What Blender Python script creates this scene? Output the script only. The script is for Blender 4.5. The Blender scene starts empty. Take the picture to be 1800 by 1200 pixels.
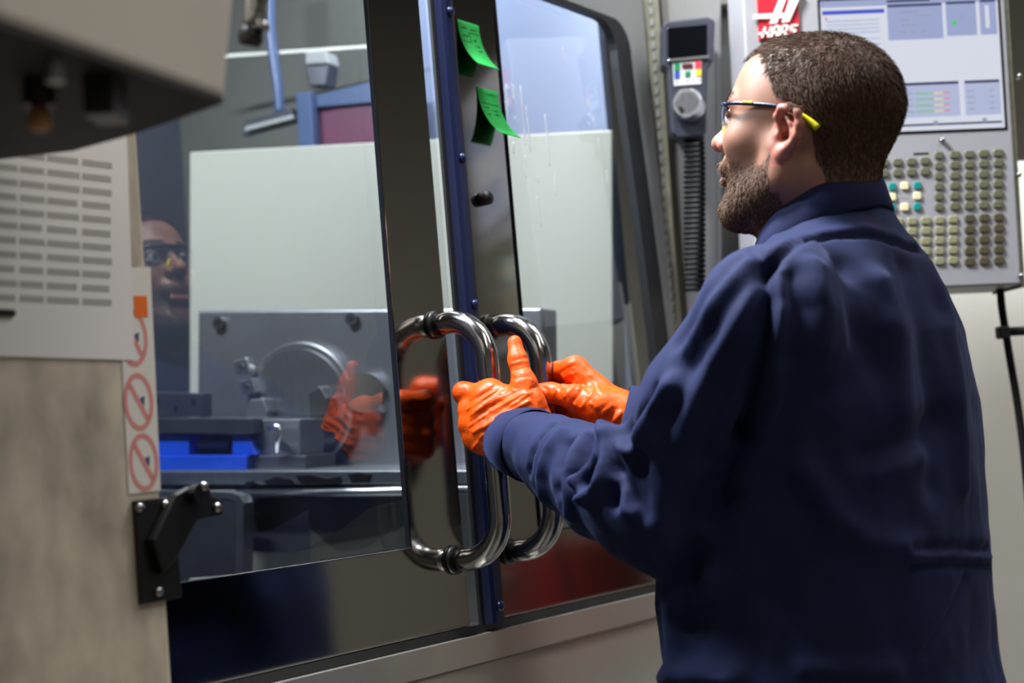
import bpy, bmesh, math, random
import numpy as np
from mathutils import Vector, Matrix, noise
from mathutils.bvhtree import BVHTree
random.seed(7); rng = np.random.default_rng(7)
S = bpy.context.scene
COL = S.collection

# ---------------------------------------------------------------- camera
FPX, PITCH, ROLL, YAW, TILT = 2500.0, .0529, .04, .6393, .057
cp, sp = math.cos(PITCH), math.sin(PITCH)
cF = np.array([0, cp, sp]); _U = np.array([0, -sp, cp]); _R = np.array([1., 0, 0])
cR = math.cos(ROLL)*_R - math.sin(ROLL)*_U; cU = math.sin(ROLL)*_R + math.cos(ROLL)*_U
CAM = np.array([0, 0, 1.25])
cam = bpy.data.cameras.new('camera'); camo = bpy.data.objects.new('camera', cam); COL.objects.link(camo)
camo.matrix_world = Matrix(((cR[0], cU[0], -cF[0], CAM[0]), (cR[1], cU[1], -cF[1], CAM[1]), (cR[2], cU[2], -cF[2], CAM[2]), (0, 0, 0, 1)))
cam.sensor_width = 36; cam.lens = FPX*36/1800; cam.clip_start = .05
cam.dof.use_dof = True; cam.dof.focus_distance = 1.86; cam.dof.aperture_fstop = 2.8; cam.dof.aperture_blades = 9
S.camera = camo

# ---------------------------------------------------------------- world, exposure, large lights
S.view_settings.view_transform = 'Standard'; S.view_settings.look = 'None'
S.view_settings.gamma = 1; S.view_settings.use_curve_mapping = False
S.view_settings.exposure = 0.0
S.cycles.max_bounces = 10; S.cycles.transparent_max_bounces = 24; S.cycles.caustics_reflective = False; S.cycles.caustics_refractive = False
S.cycles.sample_clamp_indirect = 6
wd = bpy.data.worlds.new('workshop_air'); S.world = wd; wd.use_nodes = True
wd.node_tree.nodes['Background'].inputs[0].default_value = (.75, .8, .9, 1); wd.node_tree.nodes['Background'].inputs[1].default_value = .03

def area(name, loc, target, sx, sy, power, col=(1, 1, 1)):
    l = bpy.data.lights.new(name, 'AREA'); l.shape = 'RECTANGLE'; l.size = sx; l.size_y = sy; l.energy = power; l.color = col
    o = bpy.data.objects.new(name, l); COL.objects.link(o); o.location = loc
    o.rotation_euler = (Vector(target)-Vector(loc)).to_track_quat('-Z', 'Y').to_euler(); return o
area('ceiling_lamp_key', (-.42, 1.84, 3.0), (.3, 1.65, 1.4), .4, .3, 138, (.93, .96, 1))
area('ceiling_lamp_aisle', (1.3, -.3, 3.7), (1.3, .3, 0), .5, 2.4, 26, (1, .96, .9))
area('ceiling_lamp_rear', (2.2, 2.0, 3.8), (2.0, 2.2, 0), .4, 2.4, 36, (1, .97, .93))
area('ceiling_lamp_back_row', (1.1, 2.1, 3.8), (1.0, 2.8, 1.0), .8, .4, 34, (.95, .97, 1))

# ---------------------------------------------------------------- geometry helpers
def A(v): return np.array(v, float)
def ray(x, y): return (x-900)/FPX*cR - (y-600)/FPX*cU + cF
def px(x, y, d): return CAM + ray(x, y)*d                 # point seen at (x, y), d metres in front of the lens
def on_plane(x, y, P, N):
    r = ray(x, y); return CAM + r*(((P-CAM)@N)/(r@N))
uA = A((math.sin(YAW), math.cos(YAW), 0)); n0 = A((math.cos(YAW), -math.sin(YAW), 0)); zA = A((0, 0, 1.))
nA = math.cos(TILT)*n0 + math.sin(TILT)*zA; wA = math.cos(TILT)*zA - math.sin(TILT)*n0
P0 = px(840, 760, 2.1)                                     # on the seam between the two doors
def W(a, c, b): return P0 + a*uA + c*wA + b*nA             # door frame -> world
def dr(x, y, b=0.):                                        # pixel -> door frame (a, c, b)
    X = on_plane(x, y, P0+b*nA, nA) - P0; return (float(X@uA), float(X@wA), b)
M_DOOR = Matrix(((uA[0], wA[0], nA[0], P0[0]), (uA[1], wA[1], nA[1], P0[1]), (uA[2], wA[2], nA[2], P0[2]), (0, 0, 0, 1)))

def lin(c):
    c = c/255.; return c/12.92 if c <= .04045 else ((c+.055)/1.055)**2.4
def rgb(r, g, b): return (lin(r), lin(g), lin(b), 1)

def mat(name, col, rough=.5, metal=0., var=None, bump=None, spec=.5, coat=0., sheen=0., emit=None, rvar=0., stretch=None):
    """principled material; var=(scale, amount) mottles colour, bump=(scale, strength, distance)"""
    m = bpy.data.materials.new(name); m.use_nodes = True; nt = m.node_tree; bs = nt.nodes['Principled BSDF']
    bs.inputs['Base Color'].default_value = col; bs.inputs['Roughness'].default_value = rough; bs.inputs['Metallic'].default_value = metal
    bs.inputs['Specular IOR Level'].default_value = spec; bs.inputs['Coat Weight'].default_value = coat; bs.inputs['Coat Roughness'].default_value = .08
    if sheen: bs.inputs['Sheen Tint'].default_value = (.5, .6, 1, 1); bs.inputs['Sheen Weight'].default_value = sheen; bs.inputs['Sheen Roughness'].default_value = .4
    if emit: bs.inputs['Emission Color'].default_value = col; bs.inputs['Emission Strength'].default_value = emit; bs.inputs['Base Color'].default_value = (.01, .01, .01, 1)
    def coords(s):
        tc = nt.nodes.new('ShaderNodeTexCoord'); mp = nt.nodes.new('ShaderNodeMapping'); nt.links.new(tc.outputs['Object'], mp.inputs[0])
        mp.inputs['Scale'].default_value = s or (1, 1, 1); return mp.outputs[0]
    if var or rvar:
        sc, am = var or (8, 0)
        tx = nt.nodes.new('ShaderNodeTexNoise'); tx.inputs['Scale'].default_value = sc; tx.inputs['Detail'].default_value = 6
        nt.links.new(coords(stretch), tx.inputs['Vector'])
        if am:
            r = nt.nodes.new('ShaderNodeMapRange'); r.inputs[1].default_value = .3; r.inputs[2].default_value = .7
            r.inputs[3].default_value = 1-am; r.inputs[4].default_value = 1+am
            nt.links.new(tx.outputs['Fac'], r.inputs[0])
            hs = nt.nodes.new('ShaderNodeHueSaturation'); hs.inputs['Color'].default_value = col
            nt.links.new(r.outputs[0], hs.inputs['Value']); nt.links.new(hs.outputs[0], bs.inputs['Base Color'])
        if rvar:
            r = nt.nodes.new('ShaderNodeMapRange'); r.inputs[3].default_value = max(0, rough-rvar); r.inputs[4].default_value = rough+rvar
            nt.links.new(tx.outputs['Fac'], r.inputs[0]); nt.links.new(r.outputs[0], bs.inputs['Roughness'])
    if bump:
        tb = nt.nodes.new('ShaderNodeTexNoise'); tb.inputs['Scale'].default_value = bump[0]; tb.inputs['Detail'].default_value = 4
        nt.links.new(coords(stretch), tb.inputs['Vector'])
        bn = nt.nodes.new('ShaderNodeBump'); bn.inputs['Strength'].default_value = bump[1]; bn.inputs['Distance'].default_value = bump[2]
        nt.links.new(tb.outputs['Fac'], bn.inputs['Height']); nt.links.new(bn.outputs[0], bs.inputs['Normal'])
    return m

def pane_mat(name, tint, ior, extra=0.):
    """clear flat pane: lets light and sight straight through and mirrors by Fresnel"""
    m = bpy.data.materials.new(name); m.use_nodes = True; nt = m.node_tree; nt.nodes.clear()
    out = nt.nodes.new('ShaderNodeOutputMaterial'); mx = nt.nodes.new('ShaderNodeMixShader'); tr = nt.nodes.new('ShaderNodeBsdfTransparent')
    gl = nt.nodes.new('ShaderNodeBsdfGlossy'); fr = nt.nodes.new('ShaderNodeFresnel')
    tr.inputs[0].default_value = tint; gl.inputs[0].default_value = (1, 1, 1, 1); gl.inputs['Roughness'].default_value = .008
    fr.inputs[0].default_value = ior
    ad = nt.nodes.new('ShaderNodeMath'); ad.operation = 'ADD'; ad.inputs[1].default_value = extra; ad.use_clamp = True
    ge = nt.nodes.new('ShaderNodeNewGeometry'); mu = nt.nodes.new('ShaderNodeMath'); mu.operation = 'SUBTRACT'; mu.use_clamp = True
    nt.links.new(fr.outputs[0], ad.inputs[0]); nt.links.new(ad.outputs[0], mu.inputs[0]); nt.links.new(ge.outputs['Backfacing'], mu.inputs[1])
    nt.links.new(mu.outputs[0], mx.inputs[0])                # one mirror image per pane: only the entry face reflects
    nt.links.new(tr.outputs[0], mx.inputs[1]); nt.links.new(gl.outputs[0], mx.inputs[2]); nt.links.new(mx.outputs[0], out.inputs[0])
    return m

MT = dict(
    beige=mat('beige_paint', rgb(202, 196, 184), .55, var=(3, .08), bump=(60, .05, .002)),
    beige_worn=mat('beige_worn_paint', rgb(182, 172, 154), .5, var=(22, .35), stretch=(1, .5, 1)),
    cream=mat('cream_paint', rgb(226, 224, 214), .3, var=(2, .04)),
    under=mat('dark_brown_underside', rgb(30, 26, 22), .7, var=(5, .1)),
    black=mat('black_paint', rgb(18, 18, 19), .35),
    rubber=mat('black_rubber', rgb(22, 23, 26), .55),
    polished=mat('dark_polished_sheet', (.33, .32, .305, 1), .1, 1., bump=(120, .012, .001)),
    navy_metal=mat('navy_painted_metal', rgb(30, 41, 82), .28, .2),
    chrome=mat('polished_stainless', (.36, .35, .345, 1), .17, 1., bump=(300, .01, .0005)),
    steel=mat('brushed_steel', (.42, .43, .45, 1), .32, 1., var=(30, .08), stretch=(1, 12, 1)),
    sill=mat('scratched_stainless', (.62, .59, .53, 1), .2, .55, bump=(400, .03, .0005)),
    grey=mat('grey_paint', rgb(150, 152, 152), .45, var=(3, .06)),
    wall_in=mat('interior_grey_paint', rgb(118, 122, 128), .35, var=(4, .06)),
    panel_cream=mat('inner_panel_cream', rgb(174, 174, 162), .35, var=(2, .04)),
    wall_lit=mat('interior_wall_lit_tone', rgb(130, 139, 164), .3, var=(3, .05)),  # grey enclosure paint made paler and bluer where the lamplight falls
    wall_dim=mat('interior_wall_dim_tone', rgb(96, 96, 91), .4, var=(3, .06)),  # dimmer copy for the deeper half of the same right wall
    wall_shaded=mat('interior_wall_shaded_tone', rgb(58, 62, 74), .4, var=(4, .06)),  # same grey paint darkened for the shaded back and left walls
    steel_dark=mat('dark_machined_steel', (.16, .165, .19, 1), .32, .9, var=(12, .15)),
    plate=mat('ground_steel_plate', (.22, .225, .245, 1), .38, .75, var=(6, .12)),
    vise_blue=mat('blue_vise_paint', rgb(20, 70, 190), .35, var=(9, .1)),
    white_paper=mat('white_paper', rgb(226, 222, 218), .8),
    ink=mat('grey_ink', rgb(168, 164, 160), .9),
    red_ink=mat('red_ink', rgb(212, 138, 132), .8),
    label=mat('label_white', rgb(222, 218, 208), .5),
    orange_label=mat('orange_label', rgb(232, 110, 20), .5),
    note=mat('green_note_paper', rgb(0, 170, 66), .75, var=(20, .03)),
    pen=mat('dark_pen_ink', rgb(20, 60, 45), .8),
    column=mat('column_grey_metal', (.47, .475, .48, 1), .36, .85, var=(20, .05), stretch=(14, 1, 1)),
    strip=mat('yellowed_strip', rgb(126, 125, 108), .6, var=(60, .2)),
    pendant=mat('pendant_charcoal', rgb(52, 54, 66), .42),
    glass_black=mat('dark_display_glass', rgb(7, 9, 14), .12),
    silver=mat('satin_aluminium', (.68, .68, .7, 1), .25, 1.),
    face_plate=mat('control_face_grey', rgb(160, 160, 165), .42, .15, var=(3, .04)),
    key_olive=mat('key_olive', rgb(92, 93, 72), .5, var=(90, .1)),
    key_light=mat('key_khaki', rgb(132, 130, 100), .5, var=(90, .1)),
    key_dark=mat('key_dark_olive', rgb(72, 66, 46), .5, var=(90, .1)),
    key_teal=mat('key_teal', rgb(0, 128, 124), .45),
    key_cream=mat('key_cream', rgb(222, 212, 170), .5),
    logo_red=mat('badge_red', rgb(190, 24, 44), .4), logo_white=mat('badge_white', rgb(238, 228, 220), .4),
    led_red=mat('display_red', rgb(120, 10, 14), .4, emit=.6),
    btn_green=mat('button_green', rgb(10, 120, 70), .5), btn_red=mat('button_red', rgb(220, 60, 70), .5),
    btn_yellow=mat('button_yellow', rgb(226, 190, 30), .5), btn_blue=mat('button_blue', rgb(30, 70, 170), .5), btn_white=mat('button_white', rgb(205, 203, 205), .5),
    cable=mat('black_cable', rgb(12, 12, 13), .7, spec=.2),
    wood=mat('varnished_wood', rgb(170, 120, 70), .4),
    fabric=mat('navy_work_fabric', (.0120, .0172, .058, 1), .8, var=(14, .14), bump=(900, .25, .0006), spec=.15, sheen=.07),
    glove=mat('orange_nitrile', (.80, .088, .003, 1), .40, spec=.32, bump=(130, .35, .0025), var=(25, .08)),
    boot=mat('black_leather', rgb(25, 23, 22), .5),
    eye=mat('eye_white', rgb(225, 220, 215), .2), iris=mat('eye_iris', rgb(60, 70, 75), .2),
    hair=mat('brown_hair', (.062, .034, .019, 1), .65, spec=.12),
    beard=mat('brown_beard', (.095, .05, .026, 1), .6, spec=.25),
    frame=mat('navy_plastic', rgb(24, 32, 56), .25), yellow=mat('yellow_rubber', rgb(214, 205, 10), .45),
    floor=mat('grey_concrete_floor', rgb(120, 116, 110), .5, var=(2, .12)),
    wall=mat('workshop_wall_beige', rgb(178, 172, 158), .6, var=(1.5, .06)),
    ceil=mat('workshop_ceiling_grey', rgb(120, 120, 120), .8),
    red=mat('red_cabinet_paint', rgb(120, 24, 22), .45),
    maroon=mat('maroon_block', rgb(96, 42, 70), .4), slate=mat('slate_blue', rgb(66, 84, 120), .35),
    drip=mat('dried_coolant', rgb(245, 248, 252), .6),
)
MT['glass'] = pane_mat('window_glass', (.93, .95, .96, 1), 1.75)
MT['lens'] = pane_mat('lens_clear', (.90, .92, .93, 1), 1.5, .07)

def obj(name, me, m=None, parent=None, smooth=False, **kw):
    if isinstance(me, bmesh.types.BMesh):
        bm = me; me = bpy.data.meshes.new(name); bmesh.ops.recalc_face_normals(bm, faces=bm.faces); bm.to_mesh(me); bm.free()
    o = bpy.data.objects.new(name, me); COL.objects.link(o)
    if m is not None and not me.materials: me.materials.append(MT[m] if isinstance(m, str) else m)
    if parent is not None: o.parent = parent
    if smooth: me.shade_smooth()
    for k, v in kw.items(): o[k] = v
    return o
def empty(name, label, cat, matrix=None, group=None):
    o = bpy.data.objects.new(name, None); COL.objects.link(o); o.empty_display_size = .05
    if matrix is not None: o.matrix_world = matrix if isinstance(matrix, Matrix) else Matrix.Translation(Vector(matrix))
    o['label'] = label; o['category'] = cat
    if group: o['group'] = group
    return o
def tag(o, label, cat, group=None):
    o['label'] = label; o['category'] = cat
    if group: o['group'] = group
    return o
def bevel(o, w=.002, seg=2):
    md = o.modifiers.new('bevel', 'BEVEL'); md.width = w; md.segments = seg; md.limit_method = 'ANGLE'; md.angle_limit = .6; return o
def inv(o): return o.matrix_world.inverted() if o is not None else Matrix()

def bm_box(bm, lo, hi):
    v = [bm.verts.new((x, y, z)) for x in (lo[0], hi[0]) for y in (lo[1], hi[1]) for z in (lo[2], hi[2])]
    for f in ((0, 1, 3, 2), (4, 6, 7, 5), (0, 4, 5, 1), (2, 3, 7, 6), (0, 2, 6, 4), (1, 5, 7, 3)): bm.faces.new([v[i] for i in f])
def box(lo, hi):
    bm = bmesh.new(); bm_box(bm, [min(a, b) for a, b in zip(lo, hi)], [max(a, b) for a, b in zip(lo, hi)]); return bm
def bm_prism(bm, pts, ext):
    """closed solid: polygon pts (3-D) pushed along ext"""
    e = A(ext); a = [bm.verts.new(tuple(p)) for p in pts]; b = [bm.verts.new(tuple(A(p)+e)) for p in pts]; n = len(pts)
    bm.faces.new(a); bm.faces.new(b[::-1])
    for i in range(n): bm.faces.new((a[i], b[i], b[(i+1) % n], a[(i+1) % n]))
def prism(pts, ext):
    bm = bmesh.new(); bm_prism(bm, pts, ext); return bm
def bm_tube(bm, pts, r, seg=12, cap=True):
    pts = [A(p) for p in pts]; n = len(pts); rr = r if hasattr(r, '__len__') else [r]*n
    t = [(pts[min(i+1, n-1)]-pts[max(i-1, 0)]) for i in range(n)]; t = [v/np.linalg.norm(v) for v in t]
    h = A((0, 0, 1)) if abs(t[0][2]) < .9 else A((1, 0, 0)); x = np.cross(h, t[0]); x /= np.linalg.norm(x); rings = []
    for i in range(n):
        x = x-t[i]*(x@t[i]); x /= np.linalg.norm(x); y = np.cross(t[i], x)
        rings.append([bm.verts.new(tuple(pts[i]+rr[i]*(math.cos(k*2*math.pi/seg)*x+math.sin(k*2*math.pi/seg)*y))) for k in range(seg)])
    for i in range(n-1):
        for k in range(seg): bm.faces.new((rings[i][k], rings[i][(k+1) % seg], rings[i+1][(k+1) % seg], rings[i+1][k]))
    if cap: bm.faces.new(rings[0][::-1]); bm.faces.new(rings[-1])
def tube(pts, r, seg=12):
    bm = bmesh.new(); bm_tube(bm, pts, r, seg); return bm
def ring_plate(inner, outer, z0, z1):
    """flat frame with a hole, in local x, y; z0..z1 thick"""
    bm = bmesh.new(); n = len(inner); L = []
    for z in (z0, z1): L.append([[bm.verts.new((p[0], p[1], z)) for p in inner], [bm.verts.new((p[0], p[1], z)) for p in outer]])
    for i in range(n):
        j = (i+1) % n
        for k in (0, 1): bm.faces.new((L[k][0][i], L[k][0][j], L[k][1][j], L[k][1][i]))
        for k in (0, 1): bm.faces.new((L[0][k][i], L[0][k][j], L[1][k][j], L[1][k][i]))
    return bm
def smooth_path(pts, n=24):
    pts = [A(p) for p in pts]; out = []
    P = [2*pts[0]-pts[1]]+pts+[2*pts[-1]-pts[-2]]
    for i in range(1, len(P)-2):
        for k in range(n):
            t = k/n; a, b, c, d = P[i-1], P[i], P[i+1], P[i+2]
            out.append(.5*((2*b)+(-a+c)*t+(2*a-5*b+4*c-d)*t*t+(-a+3*b-3*c+d)*t**3))
    out.append(pts[-1]); return out
def arc(cx, cy, r, a0, a1, n): return [(cx+r*math.cos(a0+(a1-a0)*i/n), cy+r*math.sin(a0+(a1-a0)*i/n)) for i in range(n+1)]
def bm_disc(bm, c, ax, r, h, seg=20):
    c = A(c); ax = A(ax)/np.linalg.norm(ax); bm_tube(bm, [c, c+ax*h], r, seg)
def bm_bolt(bm, c, ax, r, h):
    c = A(c); ax = A(ax)/np.linalg.norm(ax)
    bm_tube(bm, [c, c+ax*h*.5, c+ax*h*.85, c+ax*h], [r, r, r*.75, r*.3], 12)

# ---------------------------------------------------------------- setting
def struct(name, bm, m): return obj(name, bm, m, kind='structure')
struct('floor', box((-4, -3.5, -.1), (6, 8, 0)), 'floor')
struct('ceiling', box((-4, -3.5, 4.3), (6, 8, 4.4)), 'ceil')
struct('wall_back', box((-4, 8, 0), (6, 8.1, 4.3)), 'wall')
struct('wall_left', box((-4.1, -3.5, 0), (-4, 8, 4.3)), 'wall')
struct('wall_right', box((6, -3.5, 0), (6.1, 8, 4.3)), 'wall')
struct('wall_front', box((-4, -3.6, 0), (6, -3.5, 4.3)), 'wall')

# ---------------------------------------------------------------- machining centre: enclosure, doors (door frame a, c, b)
mc = empty('machining_center', 'large machining centre with two glazed sliding doors and dark polished frames', 'machine', M_DOOR)
FL = -P0[2]/wA[2]                                          # floor height in door coordinates (approx.)
BOT = -.30
def mpart(name, bm, m, parent=None, **k): return obj(name, bm, m, parent or mc, **k)
# interior shell
mpart('interior_wall', box((-1.25, -1.0, -1.32), (.62, 1.35, -1.30)), 'wall_shaded')
mpart('interior_wall', box((.60, -1.0, -.60), (.62, 1.35, -.10)), 'wall_lit')
mpart('interior_wall', box((.60, -1.0, -1.30), (.62, 1.35, -.601)), 'wall_dim')
mpart('interior_wall', box((-1.27, -1.0, -1.30), (-1.25, 1.35, -.10)), 'wall_shaded')
mpart('interior_ceiling', box((-1.25, 1.35, -1.30), (.62, 1.37, -.05)), 'wall_in')
mpart('interior_floor', box((-1.25, -1.0, -1.30), (.62, -.98, -.05)), 'wall_in')
# sill and lower front sheet
mpart('gap_shade_strip', box((-1.2, -.2875, -.03), (.60, -.2757, .001)), 'rubber')  # black strip standing in for the shade of the gap under the doors
mpart('track_gap', box((-1.2, -.296, -.09), (.60, -.288, .0)), 'black')  # solid black strip, shade of the same gap
bevel(mpart('sill_ledge', box((-1.2, -.318, -.09), (.60, -.2885, .05)), 'sill'), .003)
mpart('sill_edge', box((-1.2, -.3185, .0495), (.60, -.281, .053)), 'sill')
bevel(mpart('front_sheet', box((-1.2, -1.19, -.05), (.62, -.3187, .047)), mat('glossy_cream_sheet', rgb(200, 197, 184), .16, .35, bump=(6, .05, .01))), .004)
# left fixed front panel
bevel(mpart('front_panel', box((-1.7, -1.19, .06), (-.69, 1.3, .12)), 'beige_worn'), .006)
mpart('front_panel_return', box((-.705, -1.18, .0), (-.692, 1.3, .06)), 'black')

HANDLE = {}
def handle(a, parent, c0=-.1785, c1=.158, b=.09, r=.0165):
    R = .062; pts = [(a, c1, 0)]
    pts += [(a, c1, .012)]
    for (y, z) in arc(c1-R, b-R, R, math.pi/2, 0, 10): pass
    up = [(a, c1-R+R*math.sin(t), b-R+R*math.cos(t)) for t in np.linspace(math.pi/2, 0, 12)]
    dn = [(a, c0+R-R*math.sin(t), b-R+R*math.cos(t)) for t in np.linspace(0, math.pi/2, 12)]
    pts = [(a, c1, .0)]+up+[(a, .05, b), (a, -.06, b)]+dn+[(a, c0, .0)]
    o = obj('handle', tube(pts, r, 24), 'chrome', parent, smooth=True, label='chrome D-shaped pull handle')
    for c in (c0, c1):
        bm = bmesh.new(); bm_tube(bm, [(a, c, 0), (a, c, .002), (a, c, .0055), (a, c, .007)], [.0200, .0208, .0208, .018], 24)
        obj('handle_collar', bm, 'black', parent, smooth=True)
# left door
ld = mpart('sliding_door', prism([(a, c, -.01) for a, c in ((-1.2, -.275), (-.055, -.275), (-.055, 1.2), (-.169, 1.2), (-.169, -.153), (-1.2, -.153))], (0, 0, .01)), 'polished', label='left door with dark polished frame')
bevel(ld, .0015)
obj('window_pane', box((-1.2, -.20, -.022), (-.0215, 1.2, -.016)), 'glass', ld)
obj('edge_seal', box((-.030, -.277, -.004), (-.0222, 1.2, .001)), 'rubber', ld)
handle(-.0795, ld)
# right door
rw = dr(1150, 620)[0]
def win_loop(off_r=0, off_t=0, off_l=0, off_b=0):
    pr = [(.134-off_l, -.157-off_b), (.536+off_r, -.157-off_b), (.533+off_r, 0), (.5265+off_r, .12), (.517+off_r, .28), (.507+off_r, .42), (.496+off_r, .56), (.49+off_r, .64)]
    ccx, ccy, R = .49+off_r-.05, .665+off_t, .056
    pr += [(ccx+.05*math.cos(t), ccy+R*math.sin(t)) for t in np.linspace(.1, math.pi/2, 8)]
    pr += [(.36, .7215+off_t), (.25, .7215+off_t), (.134-off_l, .7215+off_t), (.134-off_l, .5), (.134-off_l, .2)]
    return pr
inner = win_loop()
mid = win_loop(.048, .008, 0, 0)
def to_rect(p):
    a, c = p
    if c < -.15: return (.022 if a < .2 else .604, -.275)
    if a < .14: return (.022, 1.2 if c > .7 else c)
    if c > .725 and a < .5: return (a, 1.2)
    return (.604, max(c, -.2) if c < .66 else .66+(c-.66)*9.5)
rd = mpart('sliding_door', prism([(a, c, -.01) for a, c in ((.022, -.275), (.604, -.275), (.604, -.158), (.134, -.158), (.134, 1.2), (.022, 1.2))], (0, 0, .01)), 'polished', label='right door with dark polished frame')
bevel(rd, .0015)
obj('window_seal', ring_plate(inner, mid, -.012, .004), 'rubber', rd)
bm = bmesh.new()
bm_prism(bm, [(a, c, -.011) for a, c in [(.584, -.157), (.604, -.157), (.604, .7505), (.53, .70), (.532, .67), (.555, .42), (.575, .12)]], (0, 0, .010))
bm_prism(bm, [(a, c, -.011) for a, c in [(.1345, .7305), (.45, .7305), (.50, .72), (.53, .70), (.604, .7505), (.604, 1.2), (.1345, 1.2)]], (0, 0, .010))
obj('door_frame', bm, 'grey', rd)
obj('window_pane', box((.12, -.19, -.022), (.60, .75, -.016)), 'glass', rd)
handle(.049, rd)
# navy edge trim on the right door with its bolts
pr = [(-.0215, .0), (-.0165, .011), (-.010, .014), (.004, .014), (.011, .006), (.011, -.004), (-.0215, -.004)]
obj('edge_trim', prism([(a, -.277, b) for a, b in pr], (0, 1.477, 0)), 'navy_metal', rd, label='navy blue edge trim')
obj('edge_seal', box((.0115, -.277, -.03), (.0215, 1.2, .004)), 'rubber', rd)
for c in (.635, .41, .189, -.03, -.254):
    bm = bmesh.new(); bm_bolt(bm, (0.0, c, .0135), (0, 0, 1), .0075, .006); obj('bolt', bm, 'navy_metal', rd, smooth=True)
# black socket screw on the right stile
bm = bmesh.new(); a, c, _ = dr(848, 350)
bm_tube(bm, [(a, c, 0), (a, c, .013), (a, c, .0145), (a, c, .0145), (a, c, .008)], [.0105, .0105, .0095, .0055, .0052], 20)
obj('socket_screw', bm, 'black', rd, smooth=True)
# dried coolant runs on the right pane
bm = bmesh.new()
for pl, w in (([(890, 147), (893, 217)], 1.6), ([(902, 147), (903, 182)], 2.2), ([(915, 150), (922, 233), (923, 257)], 1.5), ([(925, 187), (933, 267)], 1.5), ([(958, 200), (967, 293)], 1.6),
              ([(990, 83), (992, 110)], 1.5), ([(923, 273), (925, 313)], 1.5), ([(903, 250), (903, 270)], 2.6), ([(1052, 243), (1053, 263)], 1.6), ([(1067, 300), (1069, 328)], 1.6),
              ([(906, 205), (906, 214)], 2), ([(946, 310), (947, 322)], 1.4), ([(1035, 214), (1036, 222)], 1.4), ([(975, 305), (977, 345)], 1), ([(944, 345), (952, 400)], 1), ([(985, 385), (992, 440)], 2.6), ([(1006, 490), (1010, 550)], 4)):
    if w > 2.5 and pl[0][1] > 340: continue
    pts = [dr(*p, -.0155) for p in pl]; n = 7; P = [tuple(A(pts[0])+(A(pts[-1])-A(pts[0]))*i/n) for i in range(n+1)]
    if len(pts) == 3: P = smooth_path(pts, 4)
    k = len(P); rr = [w*.0011*(.35+.65*math.sin(.35+2.6*i/(k-1)))*(.75+.5*random.random()) for i in range(k)]
    bm_tube(bm, P, rr, 6)
for v in bm.verts: v.co.z = -.0158+(v.co.z+.0155)*.25
obj('coolant_runs', bm, 'drip', rd, smooth=True, kind='stuff')

# ---------------------------------------------------------------- interior fittings
eI = A((.91, -.415, 0)); eI /= np.linalg.norm(eI); nI = A((-eI[1], eI[0], 0))       # nI points away from the camera
PI0 = px(820, 830, 2.27)
def ip(x, y, off=0.): return on_plane(x, y, PI0+off*nI, nI)
def ibox(pix, off, depth): return prism([ip(x, y, off) for x, y in pix], nI*depth)
def top(name, label, cat, bm, m, **k):
    o = obj(name, bm, m, **k); return tag(o, label, cat)
# cream inner panel
QA = px(1076, 500, 2.63); QB = px(333, 500, 2.92); QN = np.cross(QA-QB, zA); QN /= np.linalg.norm(QN); QN *= np.sign(QN[1])
o = top('inner_panel', 'tall cream inner panel behind the rotary table, seen through both door panes', 'panel', prism([on_plane(x, y, QA, QN) for x, y in ((333, 267), (1076, 228), (1080, 1130), (333, 1130))], QN*.015), 'panel_cream'); bevel(o, .003)
# table with slotted edge and casting beneath
tb = empty('machine_table', 'dark steel machine table with slotted front edge under the blue vise', 'table', ip(550, 830, .1))
Mi = inv(tb)
def ipart(name, bm, m, parent, **k):
    bmesh.ops.transform(bm, matrix=Matrix.Translation(-Vector(parent.location if parent.parent is None else parent.parent.location)), verts=bm.verts)
    return obj(name, bm, m, parent, **k)
bevel(ipart('table_top', ibox([(255, 828), (840, 826), (840, 850), (255, 852)], 0, .34), 'steel', tb), .002)
ipart('slot', ibox([(255, 852), (840, 850), (840, 858), (255, 862)], .02, .30), 'black', tb)
bm = bmesh.new(); bm_tube(bm, [ip(418, 868, .0), ip(840, 861, .0)], .008, 10); ipart('highlight_rail', bm, 'silver', tb, smooth=True)  # bright rod standing in for the highlight line under the table edge
ipart('casting', ibox([(425, 876), (840, 868), (700, 880), (650, 893), (600, 930), (545, 960), (512, 971), (470, 971), (425, 965)], .03, .30), 'steel_dark', tb)
ch = bmesh.new()
for pl in ([(462, 846), (485, 838), (512, 842), (520, 850), (470, 851)], [(520, 836), (548, 835), (576, 841), (598, 837), (600, 850), (530, 850)], [(612, 834), (630, 831), (652, 833), (646, 848), (618, 849)], [(430, 848), (446, 845), (456, 851), (432, 851)]):
    bm_prism(ch, [ip(x, y, -.003) for x, y in pl], nI*.004)
ipart('chipped_edge', ch, 'black', tb)
# rounded guard plate at the left
gp = [(270, 862), (405, 866), (421, 871), (428, 884), (426, 1010), (270, 1020)]
gi = [(270, 872), (400, 876), (411, 880), (416, 890), (414, 1010), (270, 1020)]
gd = empty('guard_plate', 'dark guard plate with its lit edge built as a pale rounded rim below the left end of the table', 'guard', ip(350, 950, -.03))
ipart('plate', ibox(gi, -.043, .02), 'steel_dark', gd)
rim = bmesh.new()
for i in range(4):
    bm_prism(rim, [ip(*gp[i], -.045), ip(*gp[i+1], -.045), ip(*gi[i+1], -.045), ip(*gi[i], -.045)], nI*.03)
ipart('rim', rim, 'steel', gd)  # paler steel frame stands for light catching the plate's edge
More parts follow.
